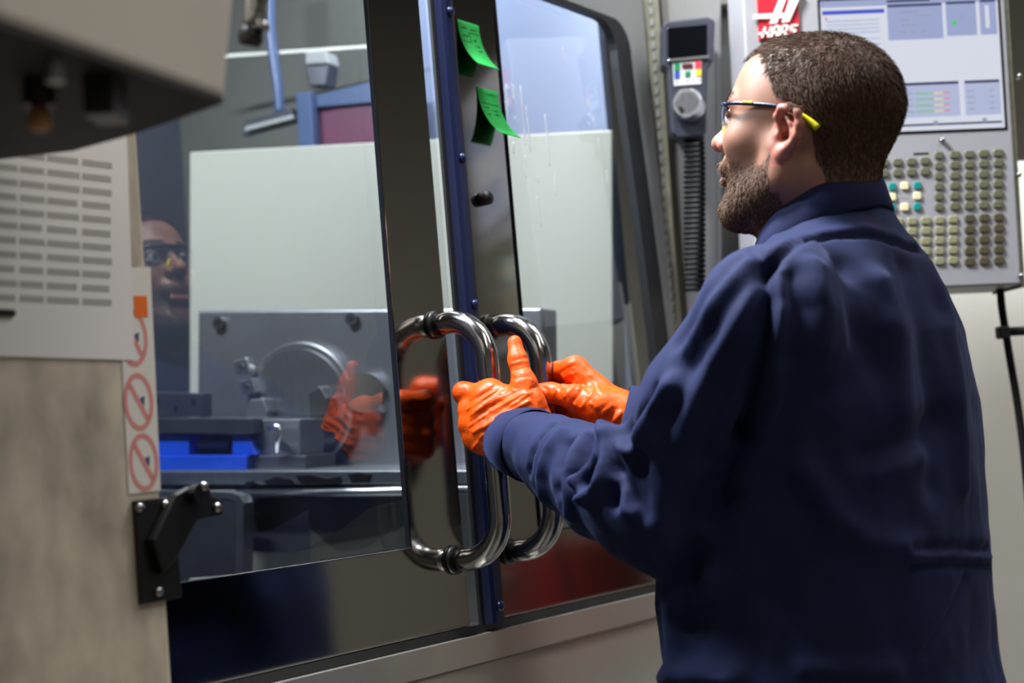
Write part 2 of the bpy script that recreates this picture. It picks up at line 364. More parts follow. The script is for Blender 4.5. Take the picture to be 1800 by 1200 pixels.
# rotary table: plate, disc, T-nuts, bolts, jaws
ro = empty('rotary_table', 'grey rotary table with square plate, round chuck and two clamp blocks', 'rotary table', ip(520, 826, .22))
bevel(ipart('face_plate', ibox([(348, 546), (952, 541), (955, 826), (346, 826)], .22, .07), 'plate', ro), .004)
bm = bmesh.new(); cc = ip(535, 712, .22); bm_tube(bm, [cc, cc-nI*.018, cc-nI*.02], [.118, .118, .115], 64)
ipart('chuck_disc', bm, mat('turned_steel', (.30, .305, .32, 1), .3, .85, var=(3, .1)), ro, smooth=False)
bm = bmesh.new(); bm_tube(bm, [cc-nI*.0195, cc-nI*.026], .104, 64); ipart('chuck_face', bm, 'steel', ro)
bm = bmesh.new(); bm_tube(bm, [ip(640, 690, .22), ip(640, 690, .19)], .036, 40); ipart('hub', bm, 'silver', ro, smooth=False)
for (x, y) in ((389, 568), (622, 561), (905, 556)):
    bm = bmesh.new(); c0 = ip(x, y, .221); bm_tube(bm, [c0, c0-nI*.012, c0-nI*.012, c0-nI*.004], [.0125, .0125, .0065, .006], 20); ipart('bolt', bm, 'steel_dark', ro, smooth=False)
for (x, y) in ((424, 644), (434, 679)):
    k = ibox([(x-15, y-9), (x+9, y-15), (x+15, y+10), (x-8, y+15)], .175, .02)
    j = ipart('clamp_block', k, 'silver', ro); bevel(j, .001)
    bm = bmesh.new(); c0 = ip(x, y, .1755); bm_tube(bm, [c0, c0-nI*.003], .0055, 14); ipart('clamp_screw', bm, 'steel_dark', j)
bevel(ipart('jaw', ibox([(432, 720), (440, 702), (462, 700), (470, 722), (470, 737), (432, 737)], .165, .03), 'plate', ro), .002)
bevel(ipart('jaw', ibox([(542, 690), (562, 678), (575, 700), (575, 730), (545, 735)], .165, .03), 'steel_dark', ro), .002)
# vise
vi = empty('machine_vise', 'blue machine vise with steel jaw plate and threaded spindle on the table', 'vise', ip(400, 826, .08))
bevel(ipart('base', ibox([(262, 800), (434, 800), (434, 826), (262, 827)], .05, .13), 'vise_blue', vi), .002)
bevel(ipart('body', ibox([(262, 763), (332, 763), (332, 800), (262, 800)], .06, .11), 'vise_blue', vi), .002)
bevel(ipart('body', ibox([(408, 763), (436, 763), (450, 800), (408, 800)], .06, .11), 'vise_blue', vi), .002)
bevel(ipart('slide', ibox([(262, 734), (444, 735), (444, 762), (262, 762)], .05, .13), 'steel_dark', vi), .0015)
jp = ipart('jaw_plate', ibox([(262, 689), (355, 691), (355, 732.5), (262, 732.5)], .07, .03), 'steel_dark', vi); bevel(jp, .0012)
for x, y in ((277, 705), (309, 719), (340, 706)):
    bm = bmesh.new(); c0 = ip(x, y, .0695); pts = [c0+zA*.002-nI*.0005, c0-zA*.002-nI*.0005]
    bm_prism(bm, [c0+eI*.0035*math.cos(t)+zA*(.006*math.sin(t)) for t in np.linspace(0, 6.283, 14)[:-1]], -nI*.001); ipart('slot_hole', bm, 'black', jp)
bm = bmesh.new(); a0, a1 = ip(334, 781, .10), ip(408, 781, .10); N = 17
pp, rr = [], []
for i in range(N*2+1): pp.append(a0+(a1-a0)*i/(2*N)); rr.append(.0155 if i % 2 else .0125)
bm_tube(bm, pp, rr, 20); ipart('spindle', bm, 'steel_dark', vi)
ipart('spindle_bay', ibox([(332, 763), (408, 763), (408, 800), (332, 800)], .14, .02), 'black', vi)
bevel(ipart('rear_block', ibox([(446, 737), (527, 736), (527, 800), (452, 800)], .08, .08), 'plate', vi), .002)
bevel(ipart('rear_foot', ibox([(446, 800), (537, 800), (537, 826), (446, 826)], .07, .10), 'steel_dark', vi), .002)
bm = bmesh.new(); bm_tube(bm, smooth_path([ip(474, 752, .06), ip(484, 748, .05), ip(492, 758, .05), ip(488, 775, .05), ip(487, 795, .06)], 5), .005, 10); ipart('coolant_nozzle', bm, 'silver', vi, smooth=True)
# upper interior: unclear shapes built as slate beam, maroon box, hose, tray and bar
hs = empty('slate_beam', 'slate blue beam and post with maroon box behind the left pane, above the cream panel', 'housing', ip(590, 200, .4))
bevel(ipart('beam', ibox([(542, 170), (690, 134), (690, 178), (545, 190)], .42, .08), 'slate', hs), .003)
bevel(ipart('post', ibox([(519, 164), (545, 160), (552, 268), (525, 268)], .40, .08), 'slate', hs), .003)
bevel(ipart('box', ibox([(548, 198), (690, 176), (690, 262), (552, 266)], .43, .05), 'maroon', hs), .003)
bevel(ipart('dark_block', ibox([(536, 115), (578, 113), (572, 150), (544, 152)], .42, .04), 'steel_dark', hs), .003)
bevel(ipart('grey_block', ibox([(536, 92), (573, 90), (578, 112), (536, 114)], .42, .045), 'grey', hs), .004)
hose = top('coolant_hose', 'dark hanging coolant hose behind the upper left pane', 'hose', tube(smooth_path([ip(474, -60, .45), ip(476, 60, .45), ip(488, 150, .45), ip(492, 198, .45)], 8), .011, 12), 'slate', smooth=True)
tr_ = empty('swing_tray', 'small dark tray under the hanging hose inside the machine', 'tray', ip(475, 220, .4))
ipart('tray_back', ibox([(430, 212), (513, 190), (517, 214), (426, 238)], .42, .02), 'steel_dark', tr_)
ipart('tray_lip', ibox([(432, 222), (515, 201), (516, 208), (430, 230)], .40, .02), 'grey', tr_)
bar = top('cross_bar', 'thin pale cross bar spanning the upper left pane', 'bar', ibox([(340, 99), (690, 76), (690, 81), (340, 105)], .46, .01), 'cream')
# LED work lamps inside the machine (they light the scene)
for i, (a, c, b, ta, tc, tb_, pw) in enumerate(((.42, 1.28, -.35, .3, 0, -.6, 13), (-.75, 1.28, -.55, -.05, -.2, -.65, 40))):
    l = area('machine_lamp_light', tuple(W(a, c, b)), tuple(W(ta, tc, tb_)), .5, .06, pw, (.85, .92, 1))
    wl = tag(obj('work_lamp', prism([W(a+dx, c+.012, b+db) for dx, db in ((-.26, -.04), (.26, -.04), (.26, .04), (-.26, .04))], wA*.03), 'silver'),
             ('strip work lamp inside the machine above the right door', 'strip work lamp inside the machine above the left door')[i], 'lamp')

# ---------------------------------------------------------------- things fixed to the machine front
def lmat(o): return o
def stuck(name, label, cat, a, c, b): return empty(name, label, cat, M_DOOR @ Matrix.Translation((a, c, b)))
# paper notice
pa = stuck('paper_notice', 'white printed paper notice taped to the beige front panel at left', 'paper', -.85, .2, .1212)
def lp(p): return (p[0]+.85, p[1]-.2)
q = [lp(dr(x, y, .1212)) for x, y in ((-60, 262), (222, 236), (236, 633), (-60, 624))]
obj('sheet', prism([(x, y, 0) for x, y in q], (0, 0, .0008)), 'white_paper', pa)
bm = bmesh.new()
for i in range(11):
    y0 = 262+i*25.5
    for xa, xb in ((-50, 30), (34, 78), (82, 140), (144, 196)):
        xb2 = xb-random.random()*6
        f = lambda x: y0+x*.125-(i*x*.0075)
        pts = [lp(dr(x, y, .1212)) for x, y in ((xa, f(xa)), (xb2, f(xb2)), (xb2, f(xb2)+11), (xa, f(xa)+11))]
        bm_prism(bm, [(x, y, .0009) for x, y in pts], (0, 0, .0002))
obj('printed_text', bm, 'ink', pa)
mk = obj('mark', prism([lp(dr(x, y, .1212))+(.0009,) for x, y in ((-20, 543), (22, 545), (26, 551), (22, 557), (-20, 557))], (0, 0, .002)), 'black', pa)
# prohibition label strip
st = stuck('warning_label', 'white label strip with three red prohibition circles under an orange patch', 'label', -.71, .05, .1205)
def ls(x, y, b=.1205): p = dr(x, y, b); return (p[0]+.71, p[1]-.05)
obj('strip', prism([ls(x, y)+(0,) for x, y in ((206, 470), (264, 470), (282, 862), (226, 868))], (0, 0, .0006)), 'label', st)
obj('orange_patch', prism([ls(x, y)+(.0006,) for x, y in ((234, 520), (257, 520), (259, 557), (236, 558))], (0, 0, .0006)), 'orange_label', st)
for (x, y) in ((233, 594), (243, 706), (252, 812)):
    cx, cy = ls(x, y); bm = bmesh.new(); n = 28
    ri, ro_ = (.0142, .0245), (.0188, .0300)
    inn = [(cx+ri[0]*math.cos(t), cy+ri[1]*math.sin(t)) for t in np.linspace(0, 2*math.pi, n+1)[:-1]]
    out = [(cx+ro_[0]*math.cos(t), cy+ro_[1]*math.sin(t)) for t in np.linspace(0, 2*math.pi, n+1)[:-1]]
    bm = ring_plate(inn, out, .0006, .0009)
    bm_prism(bm, [(cx-.0125, cy+.0165, .0006), (cx-.0085, cy+.020, .0006), (cx+.0125, cy-.0165, .0006), (cx+.0085, cy-.020, .0006)], (0, 0, .0003))
    obj('prohibition_sign', bm, 'red_ink', st)
    bm = bmesh.new(); bm_prism(bm, [(cx+.002, cy+.004, .0006), (cx+.008, cy+.006, .0006), (cx+.007, cy-.004, .0006), (cx+.003, cy-.004, .0006)], (0, 0, .0002)); obj('pictogram', bm, 'slate', st)
# black bracket with bolts
br = stuck('latch_bracket', 'black bolted latch bracket on the right edge of the beige panel', 'bracket', -.71, -.1, .1205)
def lb(x, y, b=.1205): p = dr(x, y, b); return (p[0]+.71, p[1]+.1)
bevel(obj('plate', prism([lb(x, y)+(0,) for x, y in ((231, 880), (300, 872), (314, 1050), (243, 1062))], (0, 0, .006)), 'black', br), .001)
arm = [lb(x, y)+(.006,) for x, y in ((250, 950), (290, 870), (318, 855), (372, 880), (374, 905), (330, 915), (290, 985), (268, 1010))]
bevel(obj('latch_arm', prism(arm, (0, 0, .012)), 'black', br), .002)
bm = bmesh.new(); a3 = lb(322, 870)+(.018,); bm_tube(bm, [a3, (a3[0], a3[1], .03)], .011, 18); obj('pivot', bm, 'black', br)
for x, y, b0 in ((238, 893, .006), (283, 888, .006), (271, 1040, .006), (324, 858, .03), (361, 893, .018)):
    bm = bmesh.new(); bm_bolt(bm, lb(x, y)+(b0,), (0, 0, 1), .0052, .005); obj('bolt', bm, 'chrome', br, smooth=True)
# green sticky notes
def note(a0, a1, c1, c0, lift, label, lines, skew=0):
    t = stuck('sticky_note', label, 'note', a0, c1, .0005)
    t['group'] = 'green sticky notes on the right door stile'
    H = c1-c0; N = 14
    def sfc(s, v, e=0.): return ((a1-a0)*s+skew*v*v, -H*(v-.10*v**3), lift*v**2.2+.0004+e)
    bm = bmesh.new(); g = [[[bm.verts.new(sfc(s, i/N, e)) for s in (0, .5, 1)] for i in range(N+1)] for e in (0, .0003)]
    for i in range(N):
        for k in (0, 1):
            for e in (0, 1): bm.faces.new((g[e][i][k], g[e][i][k+1], g[e][i+1][k+1], g[e][i+1][k]))
        for k in (0, 2): bm.faces.new((g[0][i][k], g[0][i+1][k], g[1][i+1][k], g[1][i][k]))
    for i in (0, N):
        for k in (0, 1): bm.faces.new((g[0][i][k], g[0][i][k+1], g[1][i][k+1], g[1][i][k]))
    obj('sheet', bm, 'note', t, smooth=True)
    bm = bmesh.new()
    for ln in lines: bm_tube(bm, [sfc(s, v, .0006) for s, v in ln], .0004, 5)
    obj('handwriting', bm, 'pen', t)
def scrib(s0, s1, v, h, n): return [(s0+(s1-s0)*i/n, v+h*math.sin(i*2.1)*(.6+.4*math.sin(i*5.3))) for i in range(n+1)]
note(.033, .086, .634, .550, .026, 'upper green sticky note with handwriting, curling off the dark stile',
     [scrib(.12, .4, .13, .025, 9), scrib(.1, .4, .29, .03, 12), [(.06, .40), (.46, .40), (.46, .2), (.92, .2)], scrib(.55, .85, .13, .02, 8), scrib(.55, .75, .34, .04, 7), scrib(.6, .85, .46, .03, 8), scrib(.62, .8, .56, .03, 6)], .012)
note(.069, .120, .534, .446, .030, 'lower green sticky note with a ruled line, curling off the dark stile',
     [scrib(.4, .9, .1, .02, 10), [(.03, .28), (.97, .28)], scrib(.15, .4, .36, .02, 6), scrib(.15, .35, .5, .02, 6), scrib(.5, .9, .40, .03, 9), scrib(.5, .85, .48, .03, 9)], .014)

# ---------------------------------------------------------------- overhanging box at top left
K = px(396, 182, 1.15); ZB = K[2]
def hz(x, y, z=ZB): return on_plane(x, y, A((0, 0, z)), zA)
bx = empty('overhead_box', 'beige metal box with dark underside jutting out at top left', 'box', tuple(K))
def opart(name, bm, m, parent=bx, **k):
    bmesh.ops.transform(bm, matrix=Matrix.Translation(-Vector(K)), verts=bm.verts); return obj(name, bm, m, parent, **k)
PW_ = [hz(*q) for q in ((396, 182), (240, 236), (130, 266), (0, 281))]; PW_ += [PW_[3]-uA*.45, A((-.85, .60, ZB)), A((-.48, .66, ZB)), hz(0, 45)]
lean = (.040, .0, .34)
bevel(opart('housing', prism([p+A((0, 0, .004)) for p in PW_], lean), 'beige'), .006)
PC_ = sum(PW_)/len(PW_)
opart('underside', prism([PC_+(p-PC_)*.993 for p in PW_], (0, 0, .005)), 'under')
bm = bmesh.new(); c0 = hz(68, 140); bm_tube(bm, [c0, c0-zA*.02], .012, 14); opart('stud', bm, 'black')
bm = bmesh.new(); bm_tube(bm, [c0-zA*.02, c0-zA*.034, c0-zA*.038], [.006, .009, .006], 14); opart('stud_knob', bm, 'wood', smooth=True)
bm = bmesh.new(); c1 = hz(95, 105); bm_tube(bm, [c1, c1-zA*.016], .007, 14); opart('stud', bm, 'steel')
c2 = hz(185, 140); opart('catch', box(c2-A((.011, .02, .03)), c2+A((.011, .02, 0))), 'black')
kn = empty('clamp_lever', 'chrome lever with black tip hanging beside the overhead box', 'lever', px(448, 40, 1.3))
o0 = Vector(px(448, 40, 1.3))
def kpart(name, bm, m): bmesh.ops.transform(bm, matrix=Matrix.Translation(-o0), verts=bm.verts); return obj(name, bm, m, kn, smooth=True)
kpart('shaft', tube([px(452, -60, 1.3), px(450, 10, 1.3), px(447, 45, 1.3)], .011, 16), 'chrome')
kpart('tip', tube([px(442, 50, 1.3), px(440, 70, 1.3), px(438, 80, 1.3)], [.011, .012, .009], 16), 'black')
kpart('mount_arm', tube([px(452, -55, 1.3), px(400, -70, 1.26), px(340, -80, 1.2)], .010, 14), 'steel')
kpart('ball', tube([px(466, 38, 1.29), px(462, 44, 1.29), px(458, 50, 1.29)], [.005, .008, .005], 14), 'chrome')

# ---------------------------------------------------------------- column, pendant, control panel on the right
YC = 2.64
def yp(x, y, Y): return on_plane(x, y, A((0, Y, 0)), A((0, 1., 0)))
cl = empty('side_column', 'grey metal side column to the right of the doors carrying the handheld pendant', 'column', tuple(yp(1205, 300, YC)))
def cpart(name, bm, m, **k): bmesh.ops.transform(bm, matrix=Matrix.Translation(-Vector(cl.location)), verts=bm.verts); return obj(name, bm, m, cl, **k)
YD = A((0, .1, 0))
bevel(cpart('face_sheet', prism([yp(x, y, YC) for x, y in ((1150, -120), (1262, -125), (1264, 760), (1228, 1300), (1226, 760))], YD), 'column'), .002)
cpart('recess', prism([yp(x, y, YC+.06) for x, y in ((1260, 12), (1312, 8), (1320, 1300), (1262, 1300))], YD), 'grey')
cpart('corner_bead', prism([yp(x, y, YC-.004) for x, y in ((1259, -125), (1266, -125), (1272, 1300), (1265, 1300))], YD*.3), 'column')
cpart('top_bar', prism([yp(x, y, YC+.03) for x, y in ((1262, 8), (1302, 4), (1302, -6), (1262, -2))], YD*.3), 'cream')
cpart('side_sheet', prism([yp(x, y, YC-.02) for x, y in ((1092, -120), (1128, -120), (1200, 640), (1252, 1300), (1205, 1300), (1150, 640), (1112, 200))], YD), 'column')
cpart('seal_strip', prism([yp(x, y, YC-.026) for x, y in ((1126, -120), (1150, -120), (1196, 600), (1236, 1200), (1220, 1200), (1178, 600), (1150, 240))], YD*.5), 'strip')
bm = bmesh.new()
for i in range(46):
    y = -100+i*20; x = 1143+.068*y
    c0 = yp(x, y, YC-.026); bm_box(bm, c0-A((.003, .002, .006)), c0+A((.003, .003, .006)))
cpart('seal_links', bm, 'grey', kind='stuff')
# pendant
YP = 2.545
pd = empty('jog_pendant', 'charcoal handheld jog pendant with dark display and silver dial on the grey column', 'pendant', tuple(yp(1210, 140, YP)))
def ppart(name, bm, m, parent=None, **k): bmesh.ops.transform(bm, matrix=Matrix.Translation(-Vector(pd.location)), verts=bm.verts); return obj(name, bm, m, parent or pd, **k)
bevel(ppart('body', prism([yp(x, y, YP) for x, y in ((1164, 45), (1168, 38), (1245, 29), (1256, 34), (1257, 42), (1254, 106), (1244, 121), (1242, 232), (1237, 239), (1192, 243), (1181, 233), (1174, 123), (1164, 114))], (0, .05, 0)), 'pendant'), .004, 3)
ppart('mounting_cradle', prism([yp(x, y, YP+.05) for x, y in ((1180, 60), (1245, 55), (1240, 220), (1185, 224))], (0, .048, 0)), 'pendant')
bevel(ppart('display', prism([yp(x, y, YP-.0015) for x, y in ((1173, 49), (1243, 42.5), (1243, 97), (1174, 103))], (0, .004, 0)), 'glass_black'), .001)
bevel(ppart('trim_bar', prism([yp(x, y, YP-.005) for x, y in ((1174, 104), (1245, 97), (1246, 102), (1174, 109))], (0, .006, 0)), 'silver'), .001)
kp = ppart('keypad', prism([yp(x, y, YP-.002) for x, y in ((1183, 111.5), (1234, 107), (1233, 148), (1185, 151.6))], (0, .003, 0)), 'btn_white'); bevel(kp, .001)
for x, y, w, h, m in ((1190, 118, 10, 14, 'btn_green'), (1208.5, 116, 19, 9, 'led_red'), (1227, 114, 11, 12, 'btn_red'), (1190, 132, 9, 11, 'btn_blue'), (1209, 130, 9, 10, 'btn_green'), (1228, 128, 10, 11, 'btn_yellow')):
    bevel(ppart('button', prism([yp(x+dx*w/2, y+dy*h/2-dx*.4, YP-.0035) for dx, dy in ((-1, -1), (1, -1), (1, 1), (-1, 1))], (0, .0018, 0)), m, kp), .0005)
bm = bmesh.new()
for x, y in ((1190, 144), (1209, 142), (1229, 140)): bm_prism(bm, [yp(x+dx, y+dy, YP-.0024) for dx, dy in ((-3, -1), (0, 2.5), (3, -2), (1, .5))], (0, .0006, 0))
ppart('key_symbols', bm, 'black', kp)
dc = yp(1212, 187, YP); da = A((-.30, -.95, .06)); da /= np.linalg.norm(da)
bm = bmesh.new(); bm_tube(bm, [dc-da*.002, dc+da*.006, dc+da*.024, dc+da*.026, dc+da*.026, dc+da*.022], [.030, .0305, .027, .025, .020, .0185], 40)
dl = ppart('dial', bm, 'silver', smooth=False)
bm = bmesh.new(); c0 = dc+da*.0225+A((-.012, 0, -.010)); bm_tube(bm, [c0, c0+da*.006], .0038, 14); ppart('finger_spot', bm, 'chrome', dl)
hp = []
for i in range(30*14):
    t = i/14; y = 243+t*9.0; c0 = yp(1221-.0*t, y, YP+.025); r = .0155+.002*math.sin(min(t/8, 1)*1.57); hp.append(c0+A((r*math.cos(t*6.283), r*math.sin(t*6.283), 0)))
ppart('coiled_cord', tube(hp, .0032, 7), 'cable', smooth=True, label='black coiled cord')

# control panel (parallel to x)
YK = 2.42
ct = empty('control_panel', 'grey machine control panel with lit screen and rows of keys behind the man', 'control panel', tuple(yp(1550, 250, YK)))
OK = Vector(ct.location)
def kt(name, bm, m, parent=None, **k): bmesh.ops.transform(bm, matrix=Matrix.Translation(-OK), verts=bm.verts); return obj(name, bm, m, parent or ct, **k)
def quad(pts, Y, d): return prism([yp(x, y, Y) for x, y in pts], (0, d, 0))
def rect(x, y, w, h, Y, d):
    c0 = yp(x, y, Y); ww, hh = w/FPX*Y/2, h/FPX*Y/2
    bm = bmesh.new(); bm_box(bm, c0-A((ww, 0, hh)), c0+A((ww, d, hh))); return bm
c_tl = yp(1302, -60, YK); c_br = yp(1797, 500, YK)
bevel(kt('housing', box((c_tl[0], YK, c_br[2]), (c_br[0], YK+.16, c_tl[2])), 'face_plate'), .004)
kt('side_trim', box((c_br[0]-.001, YK+.004, c_br[2]-.004), (c_br[0]+.006, YK+.15, c_tl[2])), 'strip')
# neck that carries the panel
kt('support_arm', box((c_tl[0]+.05, YK+.16, c_br[2]+.1), (c_tl[0]+.16, YK+.42, c_br[2]+.25)), 'grey')
# screen
s0 = yp(1441, 9, YK); s1 = yp(1766, 224, YK)
SX0, SX1, SZ1, SZ0 = s0[0], s1[0], s0[2]+.006, s1[2]-.0
kt('screen_bezel', box((SX0-.004, YK-.001, SZ0-.004), (SX1+.004, YK+.004, SZ1+.004)), 'glass_black')
def em(name, c, s=1.0): return mat(name, rgb(*c), .3, emit=s)
EM = {k: em('screen_'+k, c, s) for k, c, s in (('white', (232, 236, 250), .80), ('lav', (172, 184, 228), .74), ('pale', (196, 206, 240), .74), ('navy', (40, 50, 100), .7), ('blue', (60, 80, 215), .8), ('green', (60, 215, 120), .8), ('mint', (150, 205, 170), .8), ('sand', (240, 220, 190), .8), ('rose', (235, 150, 160), .8), ('grey', (170, 180, 205), .7), ('red', (240, 90, 90), .8))}
sc = kt('screen', box((SX0, YK-.0016, SZ0), (SX1, YK-.001, SZ1)), EM['white'])
LAYER = {}
def ui(k, x0, y0, x1, y1, lv=1):
    LAYER.setdefault((k, lv), []).append((x0, y0, x1, y1))
ui('lav', 0, 0, 1, .05); ui('blue', .01, .075, .36, .105); ui('red', .025, .125, .035, .145)
for yy in (.15, .18, .21, .24, .29, .33, .38, .44, .5, .56): ui('pale', .03, yy, .1+.2*((yy*37) % 1), yy+.012); ui('pale', .2, yy, .33, yy+.01)
ui('navy', .375, .012, .62, .03, 2); ui('lav', .375, .045, .685, .315); ui('navy', .378, .047, .683, .066, 2); ui('lav', .705, .045, .875, .30); ui('navy', .708, .042, .873, .06, 2)
ui('lav', .895, .045, .988, .30); ui('navy', .898, .036, .985, .054, 2); ui('green', .735, .19, .765, .215, 2); ui('white', .925, .08, .948, .25, 2)
for x0, yy, x1 in ((.45, .10, .55), (.52, .13, .62), (.45, .16, .5), (.45, .2, .56), (.44, .25, .47), (.5, .25, .53), (.56, .25, .59), (.78, .15, .8)): ui('grey', x0, yy, x1, yy+.012, 2)
ui('pale', .375, .64, .755, .90); ui('navy', .378, .640, .752, .66, 2); ui('pale', .785, .64, .985, .90); ui('navy', .788, .640, .982, .66, 2)
for i in range(4):
    yy = .715+i*.045; ui('mint', .505, yy, .61, yy+.016, 2); ui('sand', .61, yy, .665, yy+.016, 2); ui('rose', .665, yy, .70, yy+.012, 2); ui('grey', .46, yy+.003, .495, yy+.012, 2)
    ui('grey', .80, yy, .84, yy+.008, 2); ui('grey', .92, yy, .95, yy+.008, 2)
ui('navy', .0, .95, .985, .965, 2); ui('grey', .6, .93, .625, .96, 3); ui('grey', .875, .925, .90, .955, 3)
for (k, lv), L in LAYER.items():
    off = YK-.0016-.0003*lv
    for x0, y0, x1, y1 in L:
        kt('screen_graphic', box((SX0+(SX1-SX0)*x0, off, SZ1-(SZ1-SZ0)*y1), (SX0+(SX1-SX0)*x1, off+.0002, SZ1-(SZ1-SZ0)*y0)), EM[k], sc)
# keys
KM = {}
def key(x, y, w, h, m):
    me = KM.get((w, h, m))
    c0 = yp(x, y, YK)
    if me is None:
        ww, hh = w/FPX*YK/2, h/FPX*YK/2; bm = bmesh.new()
        L = []
        for s, d in ((1, 0), (1, -.002), (.82, -.0035)):
            ring = []
            for (cx, cz, t0) in ((1, 1, 0), (-1, 1, 1), (-1, -1, 2), (1, -1, 3)):
                r = .0035*s
                for t in (0, .5, 1):
                    an = (t0+t)*math.pi/2; ring.append(bm.verts.new((cx*(ww*s-r)+r*math.cos(an), d, cz*(hh*s-r)+r*math.sin(an))))
            L.append(ring)
        for a, b in zip(L, L[1:]):
            for i in range(12): bm.faces.new((a[i], a[(i+1) % 12], b[(i+1) % 12], b[i]))
        bm.faces.new(L[-1]); me = bpy.data.meshes.new('key'); bmesh.ops.recalc_face_normals(bm, faces=bm.faces); bm.to_mesh(me); bm.free()
        me.materials.append(MT[m]); KM[(w, h, m)] = me
    o = bpy.data.objects.new('key', me); COL.objects.link(o); o.parent = ct; o.location = Vector(c0)-OK
    return o
sl = -.045
for j in range(6):
    for i in range(4): key(1678+25.3*i, 272+18.1*j+sl*25.3*i, 18, 13, 'key_olive')
    key(1650, 273+18.1*j, 15.5, 13, 'key_olive')
for j in range(2):
    for i in range(-2, 3): key(1577.5+24*i, 285+18.6*j+sl*24*i, 17, 13, 'key_olive')
for j in range(3):
    for i in range(3):
        if i == j == 1: continue
        teal = (i != 1 and j != 1); key(1568+22*i, 328+18.6*j+sl*22*i, 13 if teal else 14, 13.5, 'key_teal' if teal else 'key_cream')
for j in range(5):
    for i in range(-1, 5): key(1579+24*i, 390+18*j+sl*24*i, 17, 13, 'key_light')
    for i in range(3): key(1704+25.6*i, 384+18.9*j+sl*25.6*i, 18.5, 14, 'key_dark')
kt('label_bar', rect(1619, 270, 27, 3.5, YK-.0004, .001), 'black'); kt('label_bar', rect(1591, 346.5, 18, 2, YK-.0004, .001), 'ink')
for x, y in ((1709, 365), (1730, 359)):
    pass
for x, y in ((1655, 247), (1790, 135), (1789, 308), (1793, 485)):
    bm = bmesh.new(); c0 = yp(x, y, YK); bm_tube(bm, [c0, c0-A((0, .006, 0)), c0-A((0, .009, 0))], [.0045, .0045, .003], 12); kt('screw', bm, 'chrome', smooth=True)
# badge
bd = kt('badge', quad(((1331, -14), (1403, -18), (1405, 67), (1334, 70.5)), YK-.004, .0045), 'logo_red')
def zq(pts): return [(1200+x/3., y/3.) for x, y in pts]
bm = bmesh.new()
for pl in ([(508, -2), (546, -8), (497, 121), (458, 124)], [(574, -30), (628, -36), (562, 113), (523, 116)], [(376, 76), (480, 70), (470, 96), (371, 99)], [(516, 69), (546, 68), (536, 93), (506, 94)]):
    bm_prism(bm, [yp(x, y, YK-.008) for x, y in zq(pl)], (0, .004, 0))
kt('emblem', bm, 'logo_white', bd)
bm = bmesh.new()
def stroke(p, q, w=11):
    p, q = A(p), A(q); d = (q-p)/np.linalg.norm(q-p); nn = A((-d[1], d[0]))*w/2
    bm_prism(bm, [yp(x, y, YK-.008) for x, y in zq([p+nn, q+nn, q-nn, p-nn])], (0, .004, 0))
for p, q in (((436, 142), (418, 198)), ((468, 140), (450, 196)), ((402, 176), (462, 170)),          # H with its long bar
             ((487, 138), (466, 195)), ((487, 139), (508, 137)), ((512, 136), (496, 193)), ((478, 172), (506, 168)),   # A
             ((530, 134), (508, 191)), ((530, 135), (551, 133)), ((555, 132), (540, 189)), ((522, 168), (550, 164)),   # A
             ((608, 131), (574, 135)), ((576, 133), (568, 158)), ((566, 158), (594, 154)), ((596, 153), (588, 182)), ((590, 182), (552, 189))):   # S
    stroke(p, q)
kt('lettering', bm, 'logo_white', bd)

# cream cabinet, cable and pale box under the control panel
cb = top('steel_cabinet', 'cream steel cabinet standing below the control panel at right', 'cabinet', box((.55, 3.0, 0), (1.6, 3.6, 1.75)), 'cream'); bevel(cb, .01)
cbl = empty('hanging_cable', 'black cable hanging from the control panel in front of the cream cabinet', 'cable', tuple(yp(1760, 505, 2.5)))
OC = Vector(cbl.location)
def cc_(name, bm, m, **k): bmesh.ops.transform(bm, matrix=Matrix.Translation(-OC), verts=bm.verts); return obj(name, bm, m, cbl, **k)
cc_('cord', tube(smooth_path([yp(1758, 501, 2.5), yp(1761, 540, 2.5), yp(1772, 610, 2.5), yp(1790, 720, 2.5), yp(1803, 830, 2.5), yp(1815, 1000, 2.52), yp(1822, 1300, 2.56)], 8), .0068, 12), 'cable', smooth=True)
bevel(cc_('clip', prism([yp(x, y, 2.485) for x, y in ((1756, 573), (1776, 572), (1778, 594), (1758, 595))], (0, .025, 0)), 'rubber'), .003)
cc_('clip_bar', tube([yp(1770, 583, 2.5), yp(1860, 578, 2.5)], .008, 12), 'rubber', smooth=True)
bn = empty('parts_bin', 'grey bin with a black rim at the lower right corner of the photo', 'bin', (1.17, 2.75, 0))
def bp(name, bm, m): bmesh.ops.transform(bm, matrix=Matrix.Translation((-1.17, -2.75, 0)), verts=bm.verts); return obj(name, bm, m, bn, smooth=True)
zb = yp(1790, 1180, 2.75)[2]
bp('barrel', tube([(1.17, 2.75, 0), (1.17, 2.75, zb-.02)], .19, 40), 'grey'); bp('rim', tube([(1.17, 2.75, zb-.02), (1.17, 2.75, zb)], .2, 40), 'black')
# red cabinet beyond the right edge, mirrored in the right door
rc = empty('tool_cabinet', 'red tool cabinet mirrored in the lower right door rail', 'cabinet', (2.1, 2.92, 0))
bevel(obj('body', box((-.35, -.2, 0), (.35, .2, 1.0)), 'red', rc), .01)
for k in range(4):
    d = obj('drawer', box((-.33, -.215, .1+.22*k), (.33, -.201, .3+.22*k)), 'red', rc); obj('handle', box((-.2, -.235, .26+.22*k), (.2, -.216, .28+.22*k)), 'silver', d)

